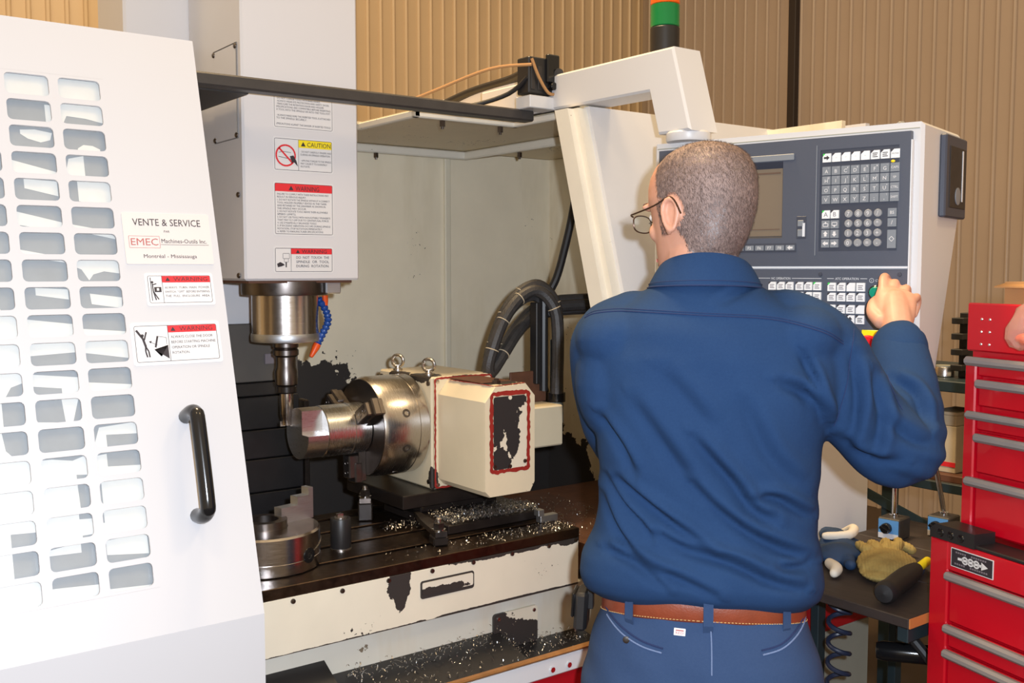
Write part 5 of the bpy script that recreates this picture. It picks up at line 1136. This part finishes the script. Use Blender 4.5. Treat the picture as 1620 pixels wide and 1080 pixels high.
# neck
nk = [V(-.002, .0, 1.47), V(-.004, .002, 1.53), V(-.008, .006, 1.575), H(0, -.012, -.065)]
limb(b, [tuple(p) for p in nk], [.070, .066, .064, .060], 24, 5, False)
# trunk and arms inside the clothes
b.loft([oval(cx, cy, z, a-.018, f1-.018, b1-.020) for z, a, f1, b1, cx, cy in TR[3:-1]])
b.loft([oval(0, 0, z, a-.016, f1-.016, b1-.018, p=2.3) for z, a, f1, b1, cx, cy in PR[:6]])
limb(b, RA+[(.349, .19, 1.442)], [.04, .048, .046, .042, .038, .037, .035, .032, .030, .0285]); limb(b, LA, [.04, .045, .042, .04, .038, .036, .032, .028])
for s_ in (-1, 1): limb(b, [(s_*.1, 0, .85), (s_*.108, 0, .7), (s_*.112, .005, .42), (s_*.118, 0, .06)], [.075, .078, .052, .040])
# right hand on the console
def fing(pts, r0, r1): limb(b, pts, list(np.linspace(r0, r1, len(pts))), 12, 4)
limb(b, [(.349, .188, 1.440), (.350, .212, 1.462), (.352, .240, 1.486)], [.0285, .029, .026], 16, 4)
b.loft([[V(cx+w_*math.cos(t)*ux - 0.0, cy+w_*math.cos(t)*uy+t_*math.sin(t)*vy, z+t_*math.sin(t)*vz+w_*math.cos(t)*uz) for t in [2*math.pi*i/20 for i in range(20)]] for cx, cy, z, w_, t_, ux, uy, uz, vy, vz in (
    (.349, .197, 1.446, .029, .021, .98, -.15, -.05, -.75, .66), (.350, .22, 1.470, .037, .020, .97, -.16, -.1, -.72, .69), (.354, .243, 1.492, .039, .018, .96, -.18, -.16, -.7, .71), (.357, .258, 1.506, .036, .013, .95, -.2, -.2, -.7, .71))])
fing([(.333, .255, 1.505), (.337, .280, 1.528), (.343, .300, 1.534), (.352, .318, 1.526)], .0105, .0082)
fing([(.351, .258, 1.507), (.358, .283, 1.522), (.363, .296, 1.505), (.360, .282, 1.485)], .0108, .0088)
fing([(.369, .252, 1.500), (.378, .275, 1.512), (.382, .286, 1.494), (.376, .272, 1.474)], .0102, .0084)
fing([(.385, .244, 1.490), (.395, .262, 1.496), (.397, .270, 1.480), (.390, .258, 1.463)], .0092, .0076)
fing([(.322, .205, 1.452), (.312, .228, 1.466), (.314, .250, 1.482), (.325, .268, 1.492)], .0150, .0090)
# left hand held in front
limb(b, [(-.09, .29, 1.215), (-.078, .325, 1.22), (-.068, .355, 1.225)], [.030, .036, .032], 16, 4)
for i, (dx, dz, L_) in enumerate(((-.020, .012, .07), (-.007, .012, .078), (.008, .010, .072), (.022, .006, .058))):
    fing([(-.066+dx, .365, 1.225+dz), (-.060+dx, .365+L_*.55, 1.232+dz), (-.055+dx, .365+L_*.85, 1.212+dz), (-.055+dx, .365+L_*.8, 1.190+dz)], .0095, .0078)
fing([(-.055, .33, 1.235), (-.032, .352, 1.250), (-.020, .375, 1.255)], .0125, .009)
bm_ = remesh(b, 0.003, 5, 0.5)
body_o = link_mesh(bm_, 'body', ['skin'], man)
C_ = co_of(bm_); Nn = no_of(bm_)
HRi = np.array(HR.transposed()); Lh = (C_-np.array(HC)) @ HRi.T
# hair: short crop round the sides and back, thin on top, bare forehead
def hairline(l):
    x, y, z = np.abs(l[:, 0]), l[:, 1], l[:, 2]
    low = np.where(y < -.02, -.084+np.clip((x-.03), 0, 1)*.35, np.interp(y, [-.02, .0, .012, .04, .06], [-.052, -.012, .022, .034, .062]))
    front = np.interp(z, [.0, .04, .07, .09, .12], [.022, .024, .030, .028, .0]) + 0.0
    ear = ((y-(-.012))**2/(.021**2) + (z+.008)**2/(.036**2) < 1) & (x > .074)
    return (z > low) & (y < front) & (~ear)
hm = hairline(Lh) & (Lh[:, 2] > -.09) & (np.linalg.norm(Lh, axis=1) < .14)
idx = np.nonzero(hm)[0]; mp = -np.ones(len(C_), int); mp[idx] = np.arange(len(idx))
fs = [tuple(mp[list(p.vertices)]) for p in bm_.polygons if all(hm[v] for v in p.vertices)]
hv = C_[idx]+Nn[idx]*0.0012
b = MB().add([tuple(p) for p in hv], [tuple(int(i) for i in f) for f in fs]); hair = b.build('hair', ['scalp_hair'], man, 180)
rs = np.random.RandomState(3); vs_ = []; fs = []
cr = np.array(H(.0, -.045, .112)-HC)
for i in rs.choice(idx, 26000):
    p = C_[i]; n_ = Nn[i]; l = Lh[i]
    if l[2] > .085 and l[1] > -.03 and rs.rand() < .45: continue
    dwn = np.array([0, 0, -1.0]) + 0.35*np.array(HR @ V(0, -1, 0)) + rs.normal(0, .35, 3); dwn -= n_*(dwn@n_); dwn /= np.linalg.norm(dwn)+1e-9
    Ln = rs.uniform(.004, .008); s_ = np.cross(n_, dwn)*0.00036; q = p+rs.normal(0, .0012, 3)+n_*.0008; k = len(vs_)
    vs_ += [tuple(q-s_), tuple(q+s_), tuple(q+dwn*Ln*.95+n_*.0016)]; fs.append((k, k+1, k+2))
for s_ in (-1, 1):    # sideburns
    for i in range(260):
        q = H(s_*.0775, rs.uniform(.012, .030), rs.uniform(-.036, .022)); n_ = HR @ V(s_, .1, 0); 
        loc = bm_; a_ = np.argmin(((C_-np.array(q))**2).sum(1)); p = C_[a_]; n_ = Nn[a_]; dwn = np.array([0, 0, -1.0])+rs.normal(0, .2, 3); dwn -= n_*(dwn@n_); w_ = np.cross(n_, dwn)*.0005; q = p+n_*.0006+rs.normal(0, .0008, 3); k = len(vs_)
        vs_ += [tuple(q-w_), tuple(q+w_), tuple(q+dwn*.007+n_*.001)]; fs.append((k, k+1, k+2))
b = MB().add(vs_, fs); hs_ = b.build('hair_strands', ['hair_strand'], hair, 0); hs_['kind'] = 'stuff'
# eyes, brows, lips
for s_ in (-1, 1):
    MB().ball(H(s_*.031, .084, .004), (.012, .010, .008), 14, 0, HR).build('eye', ['eye_white'], man)
    MB().tube([H(s_*.012, .101, .024), H(s_*.030, .101, .030), H(s_*.048, .091, .026)], .003, 8, 0, 4).build('eyebrow', ['eyebrow'], man)
MB().tube([H(-.022, .094, -.072), H(-.008, .1015, -.070), H(.008, .1015, -.070), H(.022, .094, -.072)], .004, 8, 0, 4).build('lips', ['lip'], man)
# glasses
gl = MB()
for s_ in (-1, 1):
    c = V(s_*.034, .122, -.004); rg = [H(c.x+.026*math.cos(t)*(1 if abs(math.cos(t)) < .99 else 1), c.y-.012*abs(c.x+.026*math.cos(t))/.06, c.z+.0155*math.copysign(abs(math.sin(t))**.55, math.sin(t))) for t in [2*math.pi*i/28 for i in range(28)]]
    gl.tube(rg, .0013, 6, closed=True)
    gl.tube([H(s_*.060, .110, .008), H(s_*.070, .104, .010), H(s_*.0765, .085, .010), H(s_*.083, .03, .014), H(s_*.0845, -.006, .022), H(s_*.0855, -.022, .014), H(s_*.0845, -.034, -.010)], .0015, 7, 0, 4)
gl.tube([H(-.009, .124, .0), H(0, .127, .003), H(.009, .124, .0)], .0012, 6, 0, 4)
glo = gl.build('eyeglasses', ['wire_frame'], man)
for s_ in (-1, 1):
    c = V(s_*.034, .122, -.004); rim = [(c.x+.0255*math.cos(t), c.z+.015*math.copysign(abs(math.sin(t))**.55, math.sin(t))) for t in [2*math.pi*i/28 for i in range(28)]]
    A = [H(x, c.y-.012*abs(x)/.06, z) for x, z in rim]; Bk = [p+HR @ V(0, -.0012, 0) for p in A]; n_ = len(A)
    MB().add(A+Bk, [tuple(range(n_)), tuple(range(n_, 2*n_))[::-1]]+[(i, (i+1) % n_, n_+(i+1) % n_, n_+i) for i in range(n_)]).build('lens', ['lens_glass'], glo, 60)
# --- pouch on the belt
RZ = Matrix.Rotation(PRZ, 3, 'Z')
def Lw(x, y, z): return V(1.321, 1.203, 0) + RZ @ V(x, y, z)
pc = thing('belt_pouch', Lw(-.212, .02, .898), 'small black pouch clipped to the belt on the left hip', 'pouch', PRZ)
MB().obox((-.004, 0, .033), ((1, 0, 0), (0, 1, 0), (.05, 0, 1)), (.012, .03, .036), 0, 0.006).build('case', ['black_satin'], pc)
MB().obox((-.018, 0, .045), ((1, 0, 0), (0, 1, 0), (.05, 0, 1)), (.003, .028, .022), 0, 0.002).build('flap', ['black_gloss'], pc)
MB().obox((.012, 0, .055), ((1, 0, 0), (0, 1, 0), (0, 0, 1)), (.005, .012, .02), 0, 0.001).build('clip', ['black_satin'], pc)

# ================================================================== SIDE BENCH AND WHAT LIES ON IT
BZ = 0.84
bn = thing('side_bench', (2.2, 1.35, 0.0), 'low dark plank bench against the machine front, below the console', 'bench')
for i in range(3):
    x0 = 1.85+0.25*i; MB().box(x0, x0+0.247, 1.127, 1.595, BZ-0.022, BZ, 0, 0.002).build('plank', ['bench_wood'], bn)
    MB().box(x0+0.002, x0+0.245, 1.1245, 1.127, BZ-0.021, BZ-0.001).build('plank_end', ['raw_wood'], bn)
for y in (1.14, 1.55): MB().box(1.87, 2.58, y, y+.025, BZ-0.06, BZ-0.0225, 0, 0.002).build('rail', ['teal_steel'], bn)
for x, y in ((2.50, 1.152), (2.50, 1.562), (2.15, 1.562)): MB().box(x-.016, x+.016, y-.012, y+.012, 0.0, BZ-0.06, 0, 0.002).build('leg', ['teal_steel'], bn)
MB().tube([(2.03, 1.33, 0.815), (2.03, 1.14, 0.66), (2.03, 1.115, 0.64)], 0.012, 10).build('brace', ['black_satin'], bn)
MB().lathe((2.02, 1.275, 0.688), V(0.5, -.86, .05), [(0.0, -.03), (0.018, -.028), (0.022, -.015), (0.022, 0.10), (0.018, 0.112), (0.0, 0.114)], 20).build('roller', ['black_gloss'], bn)
# magnetic bases
def mag(x, y, rz, label, rod):
    t = thing('magnetic_base', (x, y, BZ+0.0005), label, 'magnetic base', rz, 'magnetic bases on the side bench')
    MB().box(-.032, .032, -.03, .03, 0, .056, 0, .003).build('block', ['black_dirty'], t)
    MB().box(-.0335, -.032, -.027, .027, .002, .052).build('face_plate', ['mag_blue'], t)
    MB().box(-.0342, -.0336, -.027, .027, .002, .016).build('face_stripe', ['sticker_white'], t)
    MB().lathe((-.0335, 0.004, .030), (-1, 0, 0), [(.014, 0), (.014, .010), (.012, .014), (0, .0145)], 20).obox((-.05, .004, .03), ((1, 0, 0), (0, 1, .5), (0, -.5, 1)), (.005, .012, .004), 0, .001).build('knob', ['black_gloss'], t)
    MB().cyl((0, 0, .056), (0, 0, .064), .012, n=16).tube([(0, 0, .06)] + rod, .0065, 12).build('rod', ['chrome'], t)
mag(2.392, 1.507, math.radians(8), 'black magnetic base with blue face and upright rod, beside the gloves', [(0, 0, .16), (0.0, .0, .25)])
mag(2.515, 1.438, math.radians(4), 'magnetic base with slanting chrome rod, half hidden by the red chest', [(-.010, .003, .10), (-.042, .012, .215)])
# gloves
def blob(name, mb, mat, parent, vox=0.004, it=4, crumple=0.0, ribs=None, seed=1):
    me = remesh(mb, vox, it)
    if crumple or ribs:
        c = co_of(me); n_ = no_of(me); d = np.zeros(len(c)); rs_ = np.random.RandomState(seed)
        for k in range(5):
            w_ = rs_.normal(0, 1, 3); w_ /= np.linalg.norm(w_); f_ = rs_.uniform(50, 150); d += np.sin(c @ w_*f_+rs_.uniform(0, 6)+1.3*np.sin(c @ rs_.normal(0, 40, 3)))
        d *= crumple/2.2
        if ribs: d += 0.0006*np.sin((c @ np.array(ribs))*900)
        c += n_*d[:, None]; c[:, 2] = np.maximum(c[:, 2], 0.0005) if c[:, 2].min() > -0.02 else c[:, 2]; me.vertices.foreach_set('co', c.ravel()); me.update()
    return link_mesh(me, name, [mat], parent)
g = thing('work_glove', (2.12, 1.48, BZ), 'dark blue glove with white trim lying beside the operator', 'glove', 0.0)
b = MB().ball((.0, .0, .025), (.09, .055, .024), 20, 0, Matrix.Rotation(math.radians(40), 3, 'Z')); b.ball((.06, .06, .03), (.06, .035, .022), 16, 0, Matrix.Rotation(math.radians(60), 3, 'Z')); b.ball((-.06, -.02, .02), (.04, .04, .02), 16)
limb(b, [(-.05, -.05, .018), (-.09, -.09, .018)], [.016, .014], 12, 3); limb(b, [(.02, -.04, .018), (-.01, -.09, .018)], [.016, .014], 12, 3)
blob('palm', b, 'glove_blue', g, 0.003, 3, 0.005, None, 2)
b = MB(); limb(b, [(.13, .10, .012), (.08, .02, .055), (.02, -.01, .055), (-.02, .03, .05)], [.010, .013, .012, .010], 12, 4); blob('trim', b, 'glove_white', g)
b = MB(); limb(b, [(-.105, -.045, .014), (-.135, -.085, .016), (-.165, -.10, .014)], [.013, .015, .011], 12, 4); blob('fingertip', b, 'glove_white', g)
g = thing('work_glove', (2.10, 1.342, BZ), 'tan knit glove crumpled on the bench next to the black tool handle', 'glove', 0.0)
b = MB()
b.ball((0, 0, .024), (.10, .065, .022), 20, 0, Matrix.Rotation(math.radians(25), 3, 'Z')); b.ball((-.06, -.03, .016), (.06, .05, .015), 16, 0, Matrix.Rotation(math.radians(25), 3, 'Z'))
for i, (x, y) in enumerate(((.02, .085), (.06, .08), (.095, .065), (.12, .045))): limb(b, [(x*.5, y*.5, .024), (x*.9, y*.8, .040), (x+.02, y+.01, .034), (x+.035, y-.015, .02)], [.016, .013, .012, .010], 12, 4)
blob('hand', b, 'glove_yellow', g, 0.0025, 3, 0.0025, (.6, -.8, 0), 5)
b = MB(); limb(b, [(-.115, -.075, .010), (-.05, -.088, .012), (.03, -.07, .012), (.09, -.04, .014)], [.008, .009, .009, .008], 12, 4); blob('cuff_edge', b, 'glove_blue', g)
t = thing('hand_tool', (1.98, 1.25, BZ), 'black rubber-gripped tool handle lying across the bench front', 'tool', None)
a0 = V(1.880, 1.205, BZ+.0255); a1 = V(2.095, 1.262, BZ+.0255); dv = (a1-a0)
MB().lathe(a0, dv, [(0.0, 0), (.019, .003), (.024, .012), (.0245, .03), (.022, .05), (.0235, .09), (.0235, .15), (.021, .19), (.017, .222), (0.0, .2225)], 24).build('grip', ['black_rubber'], t)
MB().cyl(a1, a1+dv.normalized()*.09, .010, n=14).build('shank', ['estop_yellow'], t)
t = thing('coiled_hose', (1.965, 1.37, 0.16), 'dark blue coiled air hose hanging under the bench', 'hose')
hp = [V(1.965+.024*math.cos(a), 1.37+.024*math.sin(a), 0.805-a/(2*math.pi)*0.048) for a in [2*math.pi*i/18 for i in range(18*13)]]
MB().tube(hp, .0055, 8).build('coil', ['cord_blue'], t)
MB().cyl((1.989, 1.37, .80), (1.989, 1.37, .8165), .008, n=12).build('fitting', ['steel'], t)

# ================================================================== RED TOOL CHESTS
CO = V(1.905, 1.093, 0); CRZ2 = math.atan2(-0.967, -0.254)
lo = thing('rolling_tool_chest', CO, 'lower red rolling tool chest with grey drawer pulls and a black badge', 'tool chest', CRZ2)
MB().box(-.03, .72, 0.018, .50, .13, 1.004, 0, .006).build('cabinet', ['chest_red'], lo)
b = MB(); b.box(-.03, .018, 0, .018, .13, 1.004, 0, .003).box(.68, .72, 0, .018, .13, 1.004, 0, .003).box(.018, .68, 0, .018, .946, 1.004, 0, .002); b.build('front_frame', ['chest_red'], lo)
zt = [.944, .836, .784, .62, .46, .30, .135]
for i in range(6):
    dr = MB().box(.020, .678, .004, .018, zt[i+1]+.004, zt[i]-.002, 0, .003).build('drawer', ['chest_red'], lo)
    MB().obox((.346, -.002, zt[i]-.010), ((1, 0, 0), (0, 1, 0), (0, 0, 1)), (.332, .009, .0085), 0, .005).build('pull', ['chest_trim'], dr)
MB().box(-.01, .71, .0, .062, 1.0045, 1.012, 0, .002).build('top_mat', ['black_rubber'], lo)
b = MB().prism([(-.028, -.003, 1.0045), (.085, -.003, 1.0045), (.085, -.003, 1.034), (-.012, -.003, 1.034), (-.028, -.003, 1.022)], (0, .055, 0)); b.build('corner_guard', ['black_satin'], lo)
for x in (0.0, .026, .052): MB().lathe((x, -.003, 1.018), (0, -1, 0), [(.0085, 0), (.007, .002), (.003, .001), (0, .001)], 14).build('guard_screw', ['black_gloss'], lo)
b = MB(); d = Decal(b, (.027, 0, .957), (1, 0, 0), (0, 0, 1)); d.plate(0, 0, .104, .038, 1, .001, .0012); d.rect(.0016, .0016, .1024, .0364, 0, 1)
for x in (.036, .050, .064): d.ring(x, .019, .0065, .0035, 1, 2, 14)
d.rect(.018, .0165, .078, .0215, 1, 2); d.poly([(.076, .011), (.092, .019), (.076, .027)], 1, 2)
for z, x0, n_ in ((.029, .012, 14), (.006, .010, 15)):
    for i in range(n_):
        if i not in (5, 6): d.rect(x0+i*.0055, z, x0+i*.0055+.004, z+.0035, 2, 2)
b.build('badge', ['ink', 'sticker_white', 'ink_soft'], lo)
for x in (.05, .64):
    for y in (.06, .44): MB().cyl((x-.02, y, .05), (x+.02, y, .05), .05, n=20, bev=.006).box(x-.025, x+.025, y-.03, y+.03, .095, .13).build('caster', ['black_rubber'], lo)
up = thing('top_tool_chest', CO+V(0, 0, 1.013), 'upper red tool chest with grey drawer trims, on the rolling chest', 'tool chest', CRZ2)
U0 = 1.013
def ub(x0, x1, y0, y1, z0, z1, m=0, bv_=.003): return MB().box(x0, x1, y0, y1, z0-U0, z1-U0, m, bv_)
ub(-.012, .70, .078, .48, 1.0135, 1.475).build('cabinet', ['chest_red'], up)
ub(-.012, .016, .060, .078, 1.0135, 1.36).build('front_frame', ['chest_red'], up); ub(.672, .70, .060, .078, 1.0135, 1.36).build('front_frame', ['chest_red'], up)
ub(-.012, .70, .062, .078, 1.385, 1.482).build('lid_front', ['chest_red'], up)
for zc, x0, t_ in ((1.371, -.008, .018), (1.262, -.002, .016), (1.127, .0, .018)):
    MB().obox(((x0+.69)/2, .056, zc-.006-U0), ((1, 0, 0), (0, 1, 0), (0, 0, 1)), ((.69-x0)/2, .010, t_/2), 0, .006).build('trim', ['chest_trim'], up)
for z1, z0 in ((1.331, 1.275), (1.222, 1.14), (1.112, 1.02)):
    dr = ub(.020, .668, .064, .078, z0, z1).build('drawer', ['chest_red'], up)
    if z1 > 1.2: MB().obox((.344, .056, z1-.010-U0), ((1, 0, 0), (0, 1, 0), (0, 0, 1)), (.324, .008, .0085), 0, .005).build('pull', ['chest_trim'], dr)
ub(.016, .672, .066, .079, 1.335, 1.358).build('rail', ['chest_red'], up); ub(.016, .672, .066, .079, 1.226, 1.252).build('rail', ['chest_red'], up)
for i in range(3):
    for x in (.025, .045): MB().lathe((x, .062, 1.45-.025*i-U0), (0, -1, 0), [(.003, 0), (.002, .001), (0, .0012)], 8).build('rivet', ['chrome'], up)
R3 = Matrix.Rotation(CRZ2, 3, 'Z')
t = thing('carton', CO+R3 @ V(.085, .22, 1.4765), 'brown cardboard carton on top of the upper red chest', 'box', CRZ2)
MB().box(-.06, .22, -.10, .12, 0, .048, 0, .001).build('body', ['cardboard'], t)
MB().prism([(-.06, -.1005, .042), (.22, -.1005, .042), (.22, -.128, .036), (-.06, -.128, .036)], (0, 0, .003)).build('flap', ['cardboard'], t)
t = thing('plastic_bag', CO+R3 @ V(.178, .022, 1.45), 'clear plastic bag with orange contents slumped over the upper chest edge', 'bag', CRZ2)
rb = random.Random(6); rings = []
for z, a, c_, cy in ((-.050, .030, .012, .004), (-.046, .048, .020, .002), (-.030, .054, .026, -.002), (-.010, .050, .027, -.002), (.010, .043, .024, .0), (.026, .036, .018, .004), (.036, .030, .010, .016), (.0385, .034, .005, .034)):
    rings.append([V(a*math.cos(t_)*(1+rb.uniform(-.10, .10)), cy+c_*math.sin(t_)*(1+rb.uniform(-.18, .18)), z+rb.uniform(-.002, .002)) for t_ in [2*math.pi*k/22 for k in range(22)]])
b = MB().loft(rings); b.prism([(-.034, .034, .0345), (.034, .034, .0345), (.05, .085, .0345), (.0, .092, .0345), (-.045, .08, .0345)], (0, 0, .003)); b.build('film', ['plastic_bag'], t, 20)
b = MB(); b.ball((-.012, -.002, -.030), (.022, .013, .012), 14); b.ball((.018, -.001, -.032), (.018, .012, .010), 14); blob('contents', b, 'plastic_orange', t)

# ================================================================== BACKGROUND BENCH
wb = thing('rear_workbench', (3.3, 1.6, 0), 'dark steel workbench with shelves in the back, behind the console', 'workbench')
MB().box(2.98, 3.62, 0.7, 2.5, 1.165, 1.20, 0, .003).build('worktop', ['teal_steel'], wb)
MB().box(3.0, 3.6, 0.7, 2.5, .875, .90, 0, .003).build('lower_shelf', ['rust_brown'], wb)
for y in (.75, 1.92, 2.45):
    for x in (3.02, 3.58): MB().box(x-.02, x+.02, y-.02, y+.02, 0, 1.165, 0, .002).build('leg', ['teal_steel'], wb)
b = MB(); 
for p0, p1 in (((3.0, 2.25, .87), (3.0, 1.70, .70)), ((3.0, 1.70, .70), (3.0, 1.2, .87))): b.obox((V(*p0)+V(*p1))/2, (V(*p1)-V(*p0), (1, 0, 0), (V(*p1)-V(*p0)).cross(V(1, 0, 0))), ((V(*p1)-V(*p0)).length/2, .004, .016))
b.build('brace', ['teal_steel'], wb)
MB().box(2.985, 3.0, 0.7, 2.5, .845, .875, 0, .002).build('shelf_edge', ['teal_steel'], wb)
t = thing('beige_box', (3.10, 1.745, .90), 'small beige cardboard box on the rear bench shelf', 'box'); MB().box(3.03, 3.2, 1.70, 1.80, .9005, 1.05, 0, .002).build('body', ['box_beige'], t); MB().box(3.0285, 3.0305, 1.70, 1.80, .92, .935).build('tape', ['sticker_red'], t)
t = thing('beige_box', (3.10, 1.74, 1.0505), 'flat beige box stacked on the small box of the rear shelf', 'box'); MB().box(3.035, 3.18, 1.705, 1.79, 1.0508, 1.085, 0, .002).build('body', ['box_beige'], t); MB().box(3.033, 3.182, 1.703, 1.792, 1.0852, 1.095, 0, .001).build('lid', ['box_beige'], t)
t = thing('steel_can', (3.10, 1.785, 1.20), 'short grey steel can on the rear worktop', 'can'); MB().lathe((3.10, 1.785, 1.20), (0, 0, 1), [(.028, .0005), (.03, .003), (.03, .03), (.028, .033)], 24).build('body', ['steel'], t); MB().lathe((3.10, 1.785, 1.20), (0, 0, 1), [(.0285, .0332), (.0285, .037), (0, .0375)], 24).build('lid', ['panel_grey'], t)
t = thing('tool_rack', (3.14, 1.725, 1.20), 'black notched tool rack standing on the rear worktop', 'rack')
MB().box(3.10, 3.20, 1.712, 1.740, 1.2005, 1.41, 0, .002).build('upright', ['black_satin'], t)
for i in range(4): MB().box(3.06, 3.10, 1.705, 1.745, 1.225+.05*i, 1.245+.05*i, 0, .002).build('peg', ['black_satin'], t)
# small things left of the bench on the machine front: white panel screws
